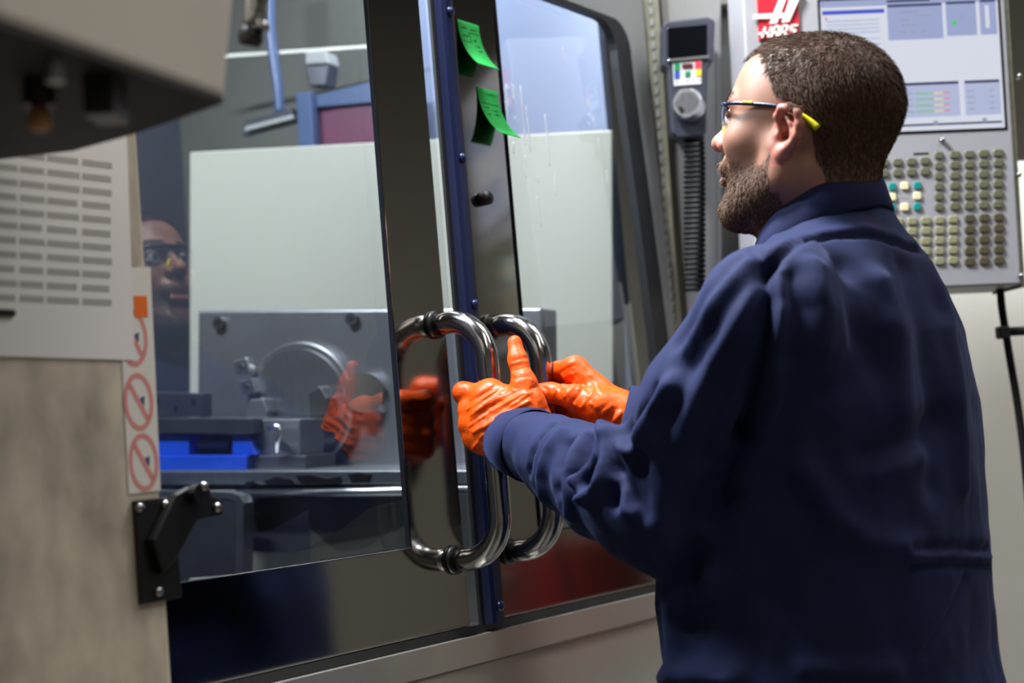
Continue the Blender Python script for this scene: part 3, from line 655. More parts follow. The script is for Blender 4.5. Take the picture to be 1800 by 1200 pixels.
# ---------------------------------------------------------------- sculpting: signed distance volumes -> one continuous surface
class Vol:
    def __init__(s, lo, hi, h):
        s.lo = A(lo); s.h = h; s.n = np.ceil((A(hi)-s.lo)/h).astype(int)+1; s.d = np.full(s.n, .5, np.float32)
    def sub(s, lo, hi):
        i0 = np.clip(np.floor((A(lo)-s.lo)/s.h).astype(int), 0, s.n-1); i1 = np.clip(np.ceil((A(hi)-s.lo)/s.h).astype(int)+1, 1, s.n)
        if (i1 <= i0).any(): return None, None
        sl = tuple(slice(a, b) for a, b in zip(i0, i1))
        ax = [(s.lo[k]+s.h*np.arange(i0[k], i1[k])).astype(np.float32) for k in range(3)]
        return sl, np.meshgrid(*ax, indexing='ij', sparse=True)
    def put(s, f, lo, hi, k=.01, op='u'):
        m = k*1.2+3*s.h; sl, P = s.sub(A(lo)-m, A(hi)+m)
        if sl is None: return
        b = f(*P); a = s.d[sl]
        if op == 'u':
            h = np.clip(.5+.5*(a-b)/k, 0, 1); s.d[sl] = a+(b-a)*h-k*h*(1-h)
        else:
            h = np.clip(.5-.5*(a+b)/k, 0, 1); s.d[sl] = a+(-b-a)*h+k*h*(1-h)
    def cone(s, a, b, r1, r2, k=.01, op='u'):
        a, b = A(a), A(b); ba = b-a; L = max(float(ba@ba), 1e-9)
        def f(x, y, z):
            px_, py_, pz_ = x-a[0], y-a[1], z-a[2]; t = np.clip((px_*ba[0]+py_*ba[1]+pz_*ba[2])/L, 0, 1)
            return np.sqrt((px_-ba[0]*t)**2+(py_-ba[1]*t)**2+(pz_-ba[2]*t)**2)-(r1+(r2-r1)*t)
        R = max(r1, r2); s.put(f, np.minimum(a, b)-R, np.maximum(a, b)+R, k, op)
    def chain(s, pts, rs, k=.006, op='u'):
        for i in range(len(pts)-1): s.cone(pts[i], pts[i+1], rs[i], rs[i+1], k, op)
    def ell(s, c, r, k=.01, op='u', rot=None):
        c, r = A(c), A(r); Q = np.eye(3) if rot is None else np.array(rot)
        def f(x, y, z):
            X, Y, Z = x-c[0], y-c[1], z-c[2]
            q = [Q[i, 0]*X+Q[i, 1]*Y+Q[i, 2]*Z for i in range(3)]
            k0 = np.sqrt((q[0]/r[0])**2+(q[1]/r[1])**2+(q[2]/r[2])**2); k1 = np.sqrt((q[0]/r[0]**2)**2+(q[1]/r[1]**2)**2+(q[2]/r[2]**2)**2)+1e-9
            return k0*(k0-1)/k1
        R = r.max() if rot is not None else r; s.put(f, c-R, c+R, k, op)
    def mesh(s):
        d = s.d; ins = d < 0; nx, ny, nz = d.shape
        c8 = [ins[i:nx-1+i, j:ny-1+j, k:nz-1+k] for i in (0, 1) for j in (0, 1) for k in (0, 1)]
        al = c8[0].copy(); an = c8[0].copy()
        for c in c8[1:]: al &= c; an |= c
        I = np.argwhere(an & ~al); idx = np.full(an.shape, -1, np.int64); idx[tuple(I.T)] = np.arange(len(I))
        acc = np.zeros((len(I), 3)); cnt = np.zeros(len(I)); off = [(i, j, k) for i in (0, 1) for j in (0, 1) for k in (0, 1)]
        val = [d[I[:, 0]+o[0], I[:, 1]+o[1], I[:, 2]+o[2]].astype(float) for o in off]
        for a in range(8):
            for b in range(a+1, 8):
                df = A(off[b])-A(off[a])
                if np.abs(df).sum() != 1: continue
                va, vb = val[a], val[b]; m = (va < 0) != (vb < 0); t = np.where(m, va/(va-vb+1e-12), 0)
                acc[m] += (A(off[a])+t[:, None]*df)[m]; cnt[m] += 1
        V = s.lo+s.h*(I+acc/np.maximum(cnt, 1)[:, None]); F = []
        for ax in range(3):
            sa = [slice(None)]*3; sb = [slice(None)]*3; sa[ax] = slice(0, -1); sb[ax] = slice(1, None)
            A0, B0 = ins[tuple(sa)], ins[tuple(sb)]; E = np.argwhere(A0 != B0); o1, o2 = [(1, 2), (2, 0), (0, 1)][ax]
            E = E[(E[:, o1] > 0) & (E[:, o2] > 0) & (E[:, o1] < d.shape[o1]-1) & (E[:, o2] < d.shape[o2]-1)]
            q = []
            for s1, s2 in ((0, 0), (-1, 0), (-1, -1), (0, -1)):
                c = E.copy(); c[:, o1] += s1; c[:, o2] += s2; q.append(idx[tuple(c.T)])
            q = np.stack(q, 1); fl = ~A0[tuple(E.T)]; q[fl] = q[fl][:, ::-1]; F.append(q)
        F = np.concatenate(F); return V, F[(F >= 0).all(1)]
def relax(V, F, it=2, lam=.5):
    e = np.concatenate([F[:, [0, 1]], F[:, [1, 2]], F[:, [2, 3]], F[:, [3, 0]]])
    for w in (lam, -lam*1.03)*it if False else [lam, -lam*1.03]*it:
        s = np.zeros_like(V); c = np.zeros(len(V)); np.add.at(s, e[:, 0], V[e[:, 1]]); np.add.at(s, e[:, 1], V[e[:, 0]]); np.add.at(c, e[:, 0], 1); np.add.at(c, e[:, 1], 1)
        V = V+w*(s/np.maximum(c, 1)[:, None]-V)
    return V
def normals(V, F):
    n = np.cross(V[F[:, 2]]-V[F[:, 0]], V[F[:, 3]]-V[F[:, 1]]); N = np.zeros_like(V)
    for k in range(4): np.add.at(N, F[:, k], n)
    return N/np.maximum(np.linalg.norm(N, axis=1), 1e-12)[:, None]
def to_mesh(name, V, F):
    me = bpy.data.meshes.new(name); me.from_pydata([tuple(v) for v in V], [], [tuple(int(i) for i in f) for f in F]); me.update(); me.shade_smooth(); return me
def noi(P, s, seed=0.): return np.array([noise.noise((p[0]*s[0]+seed, p[1]*s[1]+seed*1.7, p[2]*s[2]-seed)) for p in P])
def dist_poly(V, pts):
    best = np.full(len(V), 9.); 
    for a, b in zip(pts, pts[1:]):
        ba = b-a; t = np.clip(((V-a)@ba)/max(ba@ba, 1e-9), 0, 1); best = np.minimum(best, np.linalg.norm(V-a-t[:, None]*ba, axis=1))
    return best

# ---------------------------------------------------------------- the man: frame f (forward), l (his left), z (up)
T0 = A((.372, 1.706, 0)); fw = -n0; lf = -uA
def PW(v): v = A(v); return T0+v[..., 0:1]*fw+v[..., 1:2]*lf+v[..., 2:3]*zA if v.ndim > 1 else T0+v[0]*fw+v[1]*lf+v[2]*zA
def PL(X): d = A(X)-T0; return A((d@fw, d@lf, d@zA))
def pl(x, y, d): return PL(px(x, y, d))
man = empty('person', 'man in navy coverall and orange gloves gripping both door handles, seen from behind', 'person', tuple(T0))
def mobj(name, V, F, m, parent=None, **k):
    return obj(name, to_mesh(name, V-T0, F), m, parent or man, **k)
# --- head and neck
HYAW, HPIT, HS = .07, .15, .955
HO = PL(px(1418, 245, 1.70))
_cy, _sy, _cp, _sp = math.cos(HYAW), math.sin(HYAW), math.cos(HPIT), math.sin(HPIT)
HM = np.array([[_cy*_cp, -_sy, -_cy*_sp], [_sy*_cp, _cy, -_sy*_sp], [_sp, 0, _cp]])
def HL(V): return (A(V)*HS)@HM.T+HO                        # head -> person frame
v = Vol((-.14, -.12, -.27), (.16, .12, .16), .0018)
v.ell((-.016, 0, .042), (.101, .079, .088), .01)
v.ell((.035, 0, .052), (.060, .064, .066), .03)
v.ell((.030, 0, .0), (.066, .066, .075), .03)
v.ell((.045, 0, -.045), (.050, .052, .058), .025)
for s in (1, -1):
    v.cone((.005, .055*s, -.055), (.070, .024*s, -.092), .021, .022, .025)      # jaw
    v.cone((.006, .060*s, -.02), (.005, .055*s, -.055), .020, .021, .02)
    v.ell((.062, .040*s, -.008), (.030, .026, .024), .02)                        # cheek
    v.cone((.078, .042*s, .040), (.093, .012*s, .041), .012, .011, .012)        # brow ridge
    v.ell((.096, .031*s, .020), (.017, .019, .014), .012, 'd')                   # eye socket
    v.ell((.080, .031*s, .020), (.0165, .0165, .0165), .004)
    v.cone((.0895, .017*s, .026), (.0885, .046*s, .024), .0045, .004, .004)     # lid
    v.cone((.0905, .018*s, .0125), (.0885, .044*s, .0125), .004, .0035, .004)
v.ell((.082, 0, -.096), (.024, .028, .022), .018)                                # chin
v.cone((.093, 0, .030), (.113, 0, -.002), .008, .0105, .010)                     # nose
v.ell((.1165, 0, -.007), (.0125, .0125, .011), .006)
for s in (1, -1):
    v.ell((.104, .0125*s, -.010), (.011, .0085, .009), .005)
    v.ell((.1095, .007*s, -.0175), (.006, .0038, .004), .003, 'd')
v.ell((.092, 0, -.036), (.016, .028, .016), .012)                                # muzzle
v.cone((.104, -.012, -.039), (.104, .012, -.039), .0065, .0065, .006)
v.cone((.088, -.026, -.047), (.088, .026, -.047), .007, .007, .005) if False else None
v.cone((.101, -.016, -.0445), (.101, .016, -.0445), .0055, .0055, .004)         # upper lip
v.cone((.099, -.015, -.0570), (.099, .015, -.0570), .0068, .0068, .005)         # lower lip
v.cone((.110, -.02, -.0507), (.110, .02, -.0507), .0026, .0026, .003, 'd')
v.cone((.104, -.012, -.071), (.104, .012, -.071), .006, .006, .008, 'd')
# neck (bent back against the raised chin)
ni = lambda q: np.linalg.inv(HM*HS)@(A(q)-HO)
nb = ni((-.028, .008, 1.40))
v.cone((-.030, 0, -.015), nb, .060, .064, .03)
v.cone((.010, 0, -.075), ni((.015, .008, 1.405)), .044, .052, .03)
for s in (1, -1): v.cone((-.02, .052*s, -.045), ni((.040, .012*s, 1.43)), .014, .012, .018)
# ears
for s in (1, -1):
    def e(f, z, o): return (f*.92, (.074+o*.95)*s, z*.80-.003)
    v.ell(e(-.008, .0, .002), (.0185, .007, .024), .006, 'u')
    hel = [e(.004, .010, .004), e(.007, .024, .009), (0., (.074+.015)*s, .0245), e(-.013, .036, .020), e(-.025, .026, .022), e(-.029, .010, .021), e(-.025, -.006, .017), e(-.016, -.019, .012), e(-.006, -.027, .008)]
    v.chain(hel, [.0045, .0048, .005, .0052, .0052, .005, .005, .0055, .006], .004)
    v.ell(e(-.003, -.031, .007), (.0095, .0058, .0095), .005)                    # lobe
    v.chain([e(-.006, .024, .012), e(-.016, .014, .016), e(-.018, .0, .015), e(-.010, -.015, .010)], [.0034, .0042, .004, .0034], .004)   # antihelix
    v.ell(e(-.006, -.002, .012), (.0085, .009, .011), .004, 'd')                 # concha
    v.ell(e(-.018, .024, .020), (.0045, .006, .008), .004, 'd')
    v.ell(e(.006, -.004, .004), (.005, .005, .006), .004)                        # tragus
    v.ell(e(-.003, -.004, .004), (.004, .006, .0045), .002, 'd')
hv, hf = v.mesh(); hv = relax(hv, hf, 1)
hn = normals(hv, hf)
# region masks in head coordinates
def hairline(P):
    f, l, z = P[:, 0], np.abs(P[:, 1]), P[:, 2]
    top = (z > .094+.35*np.maximum(0, l-.03)) & (f < .082-.18*l)                 # crown up to the brow line
    side = (f < np.interp(z, [-.09, -.055, -.03, .0, .02, .045, .06, .08, .1, .12], [-.08, -.052, -.038, -.034, -.024, .018, .024, .034, .050, .068])) & (z > -.088)
    back = (f < -.05) & (z > -.085+.0*f)
    ear = (l > .0795) & (f > -.034) & (z < .024)
    return (top | side | back) & ~ear & (z > -.09)
def beardmask(P):
    f, l, z = P[:, 0], np.abs(P[:, 1]), P[:, 2]
    edge = np.interp(f, [-.01, .006, .02, .05, .08, .12], [-.005, .0, -.03, -.036, -.026, -.024])
    global BW; BW = np.clip((edge-z)/.016, .10, 1)
    m = (z < edge) & (z > np.interp(f, [-.02, .0, .05, .1], [-.075, -.095, -.125, -.13])) & (f > .0) & (l < .08)
    lips = (f > .086) & (l < .020) & (z > -.062) & (z < -.041); nosea = (f > .093) & (z > -.027)
    return m & ~lips & ~nosea & ~((l > .073) & (f < .012))
hb, hr = beardmask(hv), hairline(hv)
HW = PW(HL(hv))
body_me = to_mesh('body', HW-T0, hf)
# skin: stubble, lips, redness and the mouth are the skin's own colours, stored per vertex
ca = body_me.color_attributes.new('skin', 'FLOAT_COLOR', 'POINT')
base = np.tile(A((.335, .165, .108)), (len(hv), 1)); f_, l_, z_ = hv[:, 0], np.abs(hv[:, 1]), hv[:, 2]
nz = noi(hv, (60, 60, 60), 3.1)[:, None]; base *= 1+.10*nz
def mixc(m, c, a):
    global base
    base = base*(1-(m*a)[:, None])+A(c)*(m*a)[:, None]
soft = lambda x, w: np.clip(x/w+.5, 0, 1)
mixc(((l_ > .077) & (f_ > -.036) & (f_ < .014) & (z_ > -.045)).astype(float), (.52, .17, .13), .65)
mixc(soft(.022-np.linalg.norm(hv-A((.113, 0, -.008)), axis=1), .02), (.52, .19, .14), .5)
mixc(((f_ > .088) & (l_ < .019) & (z_ > -.0635) & (z_ < -.041)).astype(float), (.40, .13, .11), .7)
mixc(hb*BW, (.10, .056, .036), .55); mixc(hr.astype(float), (.06, .035, .024), .75)
mixc(((z_ > .042) & (z_ < .052) & (f_ > .07) & (l_ > .012) & (l_ < .05)).astype(float), (.09, .05, .03), .8)
ca.data.foreach_set('color', np.concatenate([base, np.ones((len(hv), 1))], 1).astype(np.float32).ravel())
ms = mat('skin', (.5, .26, .18, 1), .46, bump=(700, .22, .0005), spec=.45)
nt = ms.node_tree; at = nt.nodes.new('ShaderNodeVertexColor'); at.layer_name = 'skin'; nt.links.new(at.outputs[0], nt.nodes['Principled BSDF'].inputs['Base Color'])
bsn = nt.nodes['Principled BSDF']; bsn.inputs['Subsurface Weight'].default_value = .12; bsn.inputs['Subsurface Radius'].default_value = (.012, .004, .002); bsn.inputs['Subsurface Scale'].default_value = .5
body = obj('body', body_me, ms, man)
# eyes
for s in (1, -1):
    c = PW(HL(A(((.0805, .031*s, .020),))))[0]; ax = PW(HL(A(((.1, .031*s, .020),))))[0]-c; ax /= np.linalg.norm(ax)
    bm = bmesh.new(); bmesh.ops.create_uvsphere(bm, u_segments=20, v_segments=12, radius=.0168); bmesh.ops.translate(bm, verts=bm.verts, vec=Vector(c-T0)); ey = obj('eye', bm, 'eye', man, smooth=True)
    bm = bmesh.new(); bm_tube(bm, [c-T0+ax*.0158, c-T0+ax*.0172], [.0058, .004], 16); obj('iris', bm, 'iris', ey)
# hair and beard: thin curved blades rooted on the skin
FN = np.cross(HW[hf[:, 2]]-HW[hf[:, 0]], HW[hf[:, 3]]-HW[hf[:, 1]]); FA = np.linalg.norm(FN, axis=1); FN /= np.maximum(FA, 1e-12)[:, None]
hdir = lambda a: (HM@A(a))@np.stack([fw, lf, zA])
def strands(mask, n, length, flow, lift, width, jitter, lfun=None, wt=None):
    fm = mask[hf].all(1); p = FA*fm*(1 if wt is None else wt[hf].mean(1)); p = p/p.sum(); fi = rng.choice(len(hf), n, p=p); w = rng.dirichlet((1, 1, 1, 1), n)
    root = (HW[hf[fi]]*w[:, :, None]).sum(1); rl = (hv[hf[fi]]*w[:, :, None]).sum(1); N = FN[fi]
    D = flow(rl)+rng.normal(size=(n, 3))*jitter; D = D-(D*N).sum(1)[:, None]*N; D /= np.linalg.norm(D, axis=1)[:, None]
    Ls = length*(.6+.7*rng.random(n))*(lfun(rl) if lfun else 1)
    side = np.cross(N, D); side = side+.5*rng.normal(size=(n, 3)); side -= (side*D).sum(1)[:, None]*D; side /= np.linalg.norm(side, axis=1)[:, None]
    W2 = width*(.7+.6*rng.random(n)); pts = []
    for t, wd_ in ((0, 1), (.5, .9), (1, .15)):
        c = root-N*.0008+D*(Ls*t*(1-lift*.35))[:, None]+N*(Ls*lift*(t*1.25-.5*t*t))[:, None]
        pts += [c-side*(W2*wd_)[:, None], c+side*(W2*wd_)[:, None]]
    V = np.stack(pts, 1).reshape(-1, 3); b = np.arange(n)[:, None]*6
    F = np.concatenate([b+A((0, 1, 3, 2)).astype(int), b+A((2, 3, 5, 4)).astype(int)]); return V, F
def w3(a): return (a@HM.T)@np.stack([fw, lf, zA])
def hairflow(P):
    f, l, z = P[:, 0], P[:, 1], P[:, 2]; o = np.zeros_like(P); cf, cz = -.045, .12
    o[:, 0] = np.where(z > .07, .8*(f-cf)/.06, -.55); o[:, 1] = np.sign(l)*np.clip(np.abs(l)/.06, 0, 1)*.5; o[:, 2] = np.where(z > .085, -.2, -.9)
    return w3(o)
V, F = strands(hr, 26000, .0125, hairflow, .42, .00034, .30, lambda P: np.interp(P[:, 2], [-.09, -.05, .0, .06, .12], [.35, .5, .75, 1., 1.05]))
mobj('hair', V, F, 'hair', kind='stuff', label='short cropped brown hair')
def beardflow(P):
    o = np.zeros_like(P); o[:, 0] = .35; o[:, 1] = np.sign(P[:, 1])*.15; o[:, 2] = -1; return w3(o)
V, F = strands(hb, 8500, .0078, beardflow, .5, .00030, .45, None, BW)
mobj('beard', V, F, 'beard', kind='stuff', label='short brown beard')
brow = (z_ > .041) & (z_ < .053) & (f_ > .068) & (l_ > .012) & (l_ < .052)
if brow.sum() > 20:
    V, F = strands(brow, 500, .008, lambda P: w3(np.stack([np.full(len(P), -.3), np.sign(P[:, 1]), np.full(len(P), .2)], 1)), .25, .0003, .2)
    mobj('eyebrows', V, F, 'beard', kind='stuff')

# --- coverall: one surface for torso, sleeves and legs
SH_L, EL_L, WR_L = A((-.025, .190, 1.338)), pl(1162, 864, 1.63), pl(905, 772, 1.945)
SH_R, WR_R = A((.0, -.170, 1.335)), pl(1098, 734, 2.03); EL_R = A((.12, -.30, 1.15))
v = Vol((-.30, -.42, .07), (.58, .36, 1.50), .0045)
zt = [.80, .90, 1.02, 1.13, 1.25, 1.33, 1.38, 1.415, 1.445, 1.48]
rf = [.172, .180, .183, .180, .170, .150, .125, .103, .083, .068]; rl = [.205, .215, .220, .218, .214, .200, .172, .13, .095, .07]
f0 = [.0, .006, .012, .012, .004, -.004, -.012, -.02, -.022, -.022]
def torso(x, y, z):
    a, b, c = np.interp(z, zt, rf), np.interp(z, zt, rl), np.interp(z, zt, f0)
    q = (np.abs((x-c)/a)**2.3+np.abs(y/b)**2.3)**(1/2.3); d = (q-1)*np.minimum(a, b)*.92
    return np.maximum(d.astype(np.float32), np.maximum(z-1.475, .80-z))
v.put(torso, (-.22, -.25, .80), (.22, .25, 1.49), .02)
for s in (1, -1):
    v.cone((0, .10*s, .86), (.02, .12*s, .50), .125, .092, .05); v.cone((.02, .12*s, .50), (.0, .13*s, .09), .092, .085, .03)
v.ell((0, 0, .88), (.178, .205, .12), .04)
for sh in (SH_L, SH_R): v.cone((-.03, .045*np.sign(sh[1]), 1.408), sh+A((0, 0, .006)), .055, .070, .035)
for sh, el, wr in ((SH_L, EL_L, WR_L), (SH_R, EL_R, WR_R)):
    el = A(el); m1 = (A(sh)+el)/2; m2 = el*.45+A(wr)*.55; ax = (A(wr)-el)/np.linalg.norm(A(wr)-el)
    v.cone(sh, m1, .083, .076, .03); v.cone(m1, el, .076, .069, .03); v.cone(el, m2, .069, .053, .03); v.cone(m2, A(wr), .053, .045, .012)
v.ell(EL_L+A((-.005, 0, -.022)), (.08, .072, .066), .03)
v.cone(pl(1062, 872, 1.70), pl(1140, 882, 1.64), .046, .056, .03); v.cone(pl(975, 828, 1.83), pl(1062, 872, 1.70), .040, .046, .03)   # slack of the sleeve hanging below the forearm
cv, cf = v.mesh(); 
# cut the sleeves open flat at the cuffs
for wr, el in ((WR_L, EL_L), (WR_R, EL_R)):
    ax = (A(wr)-A(el))/np.linalg.norm(A(wr)-A(el)); far = ((cv-wr)@ax > .0) & (np.linalg.norm(cv-wr, axis=1) < .1)
    cv[far] -= (((cv[far]-wr)@ax)*.96)[:, None]*ax
CW = PW(cv); cn = normals(CW, cf)
tree = BVHTree.FromPolygons([Vector(p) for p in CW], [tuple(int(i) for i in f) for f in cf])
def hit(x, y):
    r = ray(x, y); h = tree.ray_cast(Vector(CAM), Vector(r/np.linalg.norm(r))); return A(h[0]) if h[0] is not None else None
def seam(pts, n=6):
    out = []
    for a, b in zip(pts, pts[1:]):
        for k in range(n):
            t = k/n; h = hit(a[0]+(b[0]-a[0])*t, a[1]+(b[1]-a[1])*t)
            if h is not None: out.append(h)
    h = hit(*pts[-1]); 
    if h is not None: out.append(h)
    return out
disp = np.zeros(len(CW))
def fold(pts, amp, w, only=True):
    global disp
    s = seam(pts)
    if len(s) < 2: return
    lo, hi = np.min(s, 0)-4*w, np.max(s, 0)+4*w; m = ((CW > lo) & (CW < hi)).all(1)
    disp[m] += 1.45*amp*np.exp(-(dist_poly(CW[m], s)/w)**2)
# broad noise folds: long on the sleeves and down the back
disp += .006*noi(cv, (9, 9, 4.5), 1.3)+.0035*noi(cv, (22, 22, 11), 5.2)+.0012*noi(cv, (55, 55, 30), 8.8)
arm = np.minimum(dist_poly(cv, [SH_L, A(EL_L), A(WR_L)]), dist_poly(cv, [SH_R, A(EL_R), A(WR_R)])) < .10
disp += arm*.004*noi(cv, (26, 18, 14), 9.1)
# sleeve folds (ridges +, valleys -)
for pts, amp, w in (
    ([(985, 765), (962, 797), (950, 840), (956, 872)], .008, .011), ([(1000, 775), (985, 815), (978, 860), (985, 890)], -.010, .010),
    ([(1030, 768), (1012, 805), (1003, 840), (1006, 900)], .009, .011), ([(1048, 768), (1032, 800), (1018, 838)], -.009, .008),
    ([(1072, 768), (1056, 808), (1028, 848)], .008, .009), ([(1042, 878), (1057, 850), (1072, 808), (1078, 780)], .009, .009), ([(1025, 850), (1042, 878)], .008, .009),
    ([(1050, 825), (1040, 850)], -.008, .008), ([(1082, 780), (1086, 830), (1080, 880)], -.011, .010),
    ([(1078, 766), (1096, 790), (1117, 793), (1131, 762), (1150, 717), (1184, 680)], .013, .014), ([(1098, 762), (1112, 772), (1125, 740), (1150, 690)], -.010, .012),
    ([(1085, 842), (1097, 892), (1112, 902)], .008, .010), ([(1130, 800), (1115, 840), (1130, 900)], -.007, .014), ([(1150, 780), (1170, 840), (1150, 910)], .006, .016),
    ([(1348, 480), (1300, 560), (1250, 640), (1200, 760)], .005, .014), ([(1330, 475), (1280, 545), (1220, 640), (1175, 720)], -.004, .014), ([(1310, 462), (1255, 530), (1205, 610)], .0045, .012),
    ([(1290, 455), (1235, 520), (1190, 600)], -.0035, .012), ([(1345, 530), (1320, 600), (1270, 690), (1230, 800)], -.005, .014),
    ([(1352, 462), (1353, 520), (1345, 600), (1330, 690), (1310, 770)], -.020, .013), ([(1366, 470), (1368, 540), (1360, 620), (1352, 700), (1330, 780), (1300, 840)], .011, .011),
    ([(1310, 780), (1275, 850), (1235, 900)], -.012, .016), ([(1390, 480), (1400, 540), (1385, 620)], -.008, .016),
    ([(1430, 470), (1450, 540), (1445, 600)], .006, .014), ([(1480, 470), (1500, 560), (1540, 640)], -.006, .02), ([(1545, 500), (1580, 600), (1590, 720)], .006, .018),
    ([(1625, 470), (1660, 560), (1680, 700), (1690, 850)], .007, .016), ([(1590, 470), (1625, 580), (1645, 720), (1640, 850)], -.006, .02),
    ([(1600, 964), (1670, 962), (1735, 966)], -.006, .006), ([(1600, 994), (1670, 990), (1738, 994)], -.005, .006), ([(1600, 978), (1670, 976), (1736, 980)], .004, .010),
    ([(1420, 830), (1460, 900), (1520, 950), (1600, 962)], .007, .016), ([(1530, 800), (1600, 780), (1660, 740)], -.007, .018), ([(1540, 830), (1620, 800)], .005, .014),
    ([(1700, 1015), (1670, 1080), (1630, 1150)], -.004, .006), ([(1420, 1175), (1500, 1182), (1570, 1180)], .006, .014), ([(1200, 1060), (1240, 1040), (1250, 1020)], .012, .016),
    ([(1185, 960), (1180, 1060), (1190, 1150)], .008, .02), ([(1215, 960), (1215, 1080)], -.008, .02), ([(1180, 1190), (1240, 1185), (1290, 1195)], .012, .016)):
    fold(pts, amp, w)
# seams: shoulder yoke, armhole, cuff edge
fold([(1350, 458), (1400, 433), (1460, 418), (1520, 416), (1580, 428), (1632, 446)], -.0055, .0055)
fold([(1348, 448), (1400, 423), (1460, 408), (1520, 406), (1580, 418), (1634, 436)], .0018, .009)
fold([(1300, 420), (1330, 440), (1352, 458)], -.004, .005)
fold([(968, 745), (947, 768), (932, 797), (926, 830)], -.005, .005)
nearc = np.zeros(len(cv))
for wr in (WR_L, WR_R): nearc = np.maximum(nearc, np.clip(1-(np.linalg.norm(cv-wr, axis=1)-.04)/.05, 0, 1))
disp *= 1-.75*nearc
CW = CW+cn*disp[:, None]; CW = relax(CW, cf, 1, .4)
cov = mobj('coverall', CW, cf, 'fabric', label='navy blue work coverall')
# collar: stand and fold-over leaf round the neck
bm = bmesh.new(); NC = 48; rows = []
for (rr, dz, fo) in (((.066, .062), .004, 0), ((.068, .066), .040, -.001), ((.072, .070), .044, -.001), ((.077, .077), .030, .0), ((.085, .088), .0, .0), ((.082, .085), -.004, .0)):
    ring = []
    for i in range(NC+1):
        t = -2.55+5.1*i/NC                                 # open at the throat
        ct_, st_ = math.cos(t), math.sin(t); f = -.010+fo-rr[0]*ct_; l = .010+rr[1]*st_; z = 1.467+dz+.012*ct_-.045*(1-ct_)*.5
        ring.append(bm.verts.new(tuple(PW(A((f, l, z)))-T0)))
    rows.append(ring)
for a, b in zip(rows, rows[1:]):
    for i in range(NC): bm.faces.new((a[i], a[i+1], b[i+1], b[i]))
co = obj('collar', bm, 'fabric', cov, smooth=True); sd = co.modifiers.new('solid', 'SOLIDIFY'); sd.thickness = .0025; sd.offset = 0
# cuffs
for wr, el in ((WR_L, EL_L), (WR_R, EL_R)):
    a, b = PW(wr)-T0, PW(el)-T0; ax = (a-b)/np.linalg.norm(a-b); bm = bmesh.new(); sg = 40
    bm_tube(bm, [a-ax*.052, a-ax*.050, a+ax*.004, a+ax*.006, a+ax*.004, a-ax*.03], [.049, .0510, .0475, .0462, .0440, .0445], sg, False); obj('cuff', bm, 'fabric', cov, smooth=True)
# boots
for s in (1, -1):
    b = Vol((-.14, .03 if s > 0 else -.23, -.005), (.26, .23 if s > 0 else -.03, .22), .006)
    b.cone((-.01, .13*s, .06), (-.01, .13*s, .17), .052, .058, .02); b.cone((-.045, .13*s, .045), (.15, .135*s, .040), .042, .040, .02); b.ell((.15, .135*s, .042), (.06, .05, .04), .02)
    def flat(x, y, z): return (z-.0)*1.0+0*x+0*y
    b.put(lambda x, y, z: z-.002+0*x+0*y, (-.3, -.3, -.01), (.3, .3, .0), .004, 'd')
    V, F = b.mesh(); mobj('boot', PW(V), F, 'boot')

# --- gloves
def glove(chains, palm, lo_px, folds, seed, cuff):
    pts = [p for ch, _ in chains for p in ch]+[p for p, *_ in palm]+[p for _, p, *_ in palm]
    lo, hi = np.min(pts, 0)-.035, np.max(pts, 0)+.035
    g = Vol(lo, hi, .0017)
    for a, b, r1, r2, k in palm: g.cone(a, b, r1, r2, k)
    for ch, rs in chains: g.chain(ch, rs, .010)
    V, F = g.mesh(); X = V; N = normals(X, F); tr = BVHTree.FromPolygons([Vector(p) for p in X], [tuple(int(i) for i in f) for f in F])
    dsp = .0009*noi(X, (70, 70, 70), seed)
    for a, b, amp, w in folds:
        s = []
        for k in range(9):
            t = k/8; bow = math.sin(t*math.pi)*2.0; r = ray(a[0]+(b[0]-a[0])*t+bow, a[1]+(b[1]-a[1])*t-bow); h = tr.ray_cast(Vector(CAM), Vector(r/np.linalg.norm(r)))
            if h[0] is not None: s.append(A(h[0]))
        if len(s) > 1: dsp += amp*np.exp(-(dist_poly(X, s)/w)**2)
    X = relax(X+N*dsp[:, None], F, 1, .3); return mobj('glove', X, F, 'glove', label=cuff)
p = px
def rwr(n, box_, amp, seed):                               # short random stretch creases in an image box
    r_ = random.Random(seed); x0, y0, x1, y1, dx, dy = box_; out = []
    for i in range(n):
        x, y = x0+(x1-x0)*r_.random(), y0+(y1-y0)*r_.random(); s = .5+r_.random(); out.append(((x, y), (x+dx*s, y+dy*s), amp*(.6+.8*r_.random())*(1 if i % 3 else -1), .0024))
    return out
Lw = p(922, 768, 1.94)
Lm = [p(862, 695, 1.965), p(855, 722, 1.955), p(852, 750, 1.95), p(856, 776, 1.948)]
Lp = [p(815, 690, 1.990), p(827, 722, 1.978), p(828, 748, 1.973), p(835, 773, 1.970)]
Ld = [p(826, 692, 2.03), p(838, 726, 2.025), p(840, 754, 2.02), p(845, 780, 2.018)]
Lt = [p(862, 696, 2.038), p(868, 728, 2.035), p(870, 756, 2.03), p(872, 782, 2.025)]
chains = [([m, q, d, t], r) for m, q, d, t, r in zip(Lm, Lp, Ld, Lt, ([.0175, .0138, .0125, .0105], [.0175, .0155, .0135, .0108], [.0175, .0155, .0135, .0105], [.017, .0145, .0125, .0098]))]
chains.append(([p(928, 722, 1.935), p(922, 676, 1.94), p(910, 632, 1.957), p(905, 602, 1.968)], [.022, .0160, .0122, .0100]))
palm = [(Lw, m, .032, r, .02) for m, r in zip(Lm, (.019, .020, .020, .0185))]+[(Lw, p(926, 712, 1.935), .031, .023, .02), (p(928, 715, 1.935), Lm[0], .02, .017, .02), (Lw, p(960, 786, 1.915), .034, .033, .02)]
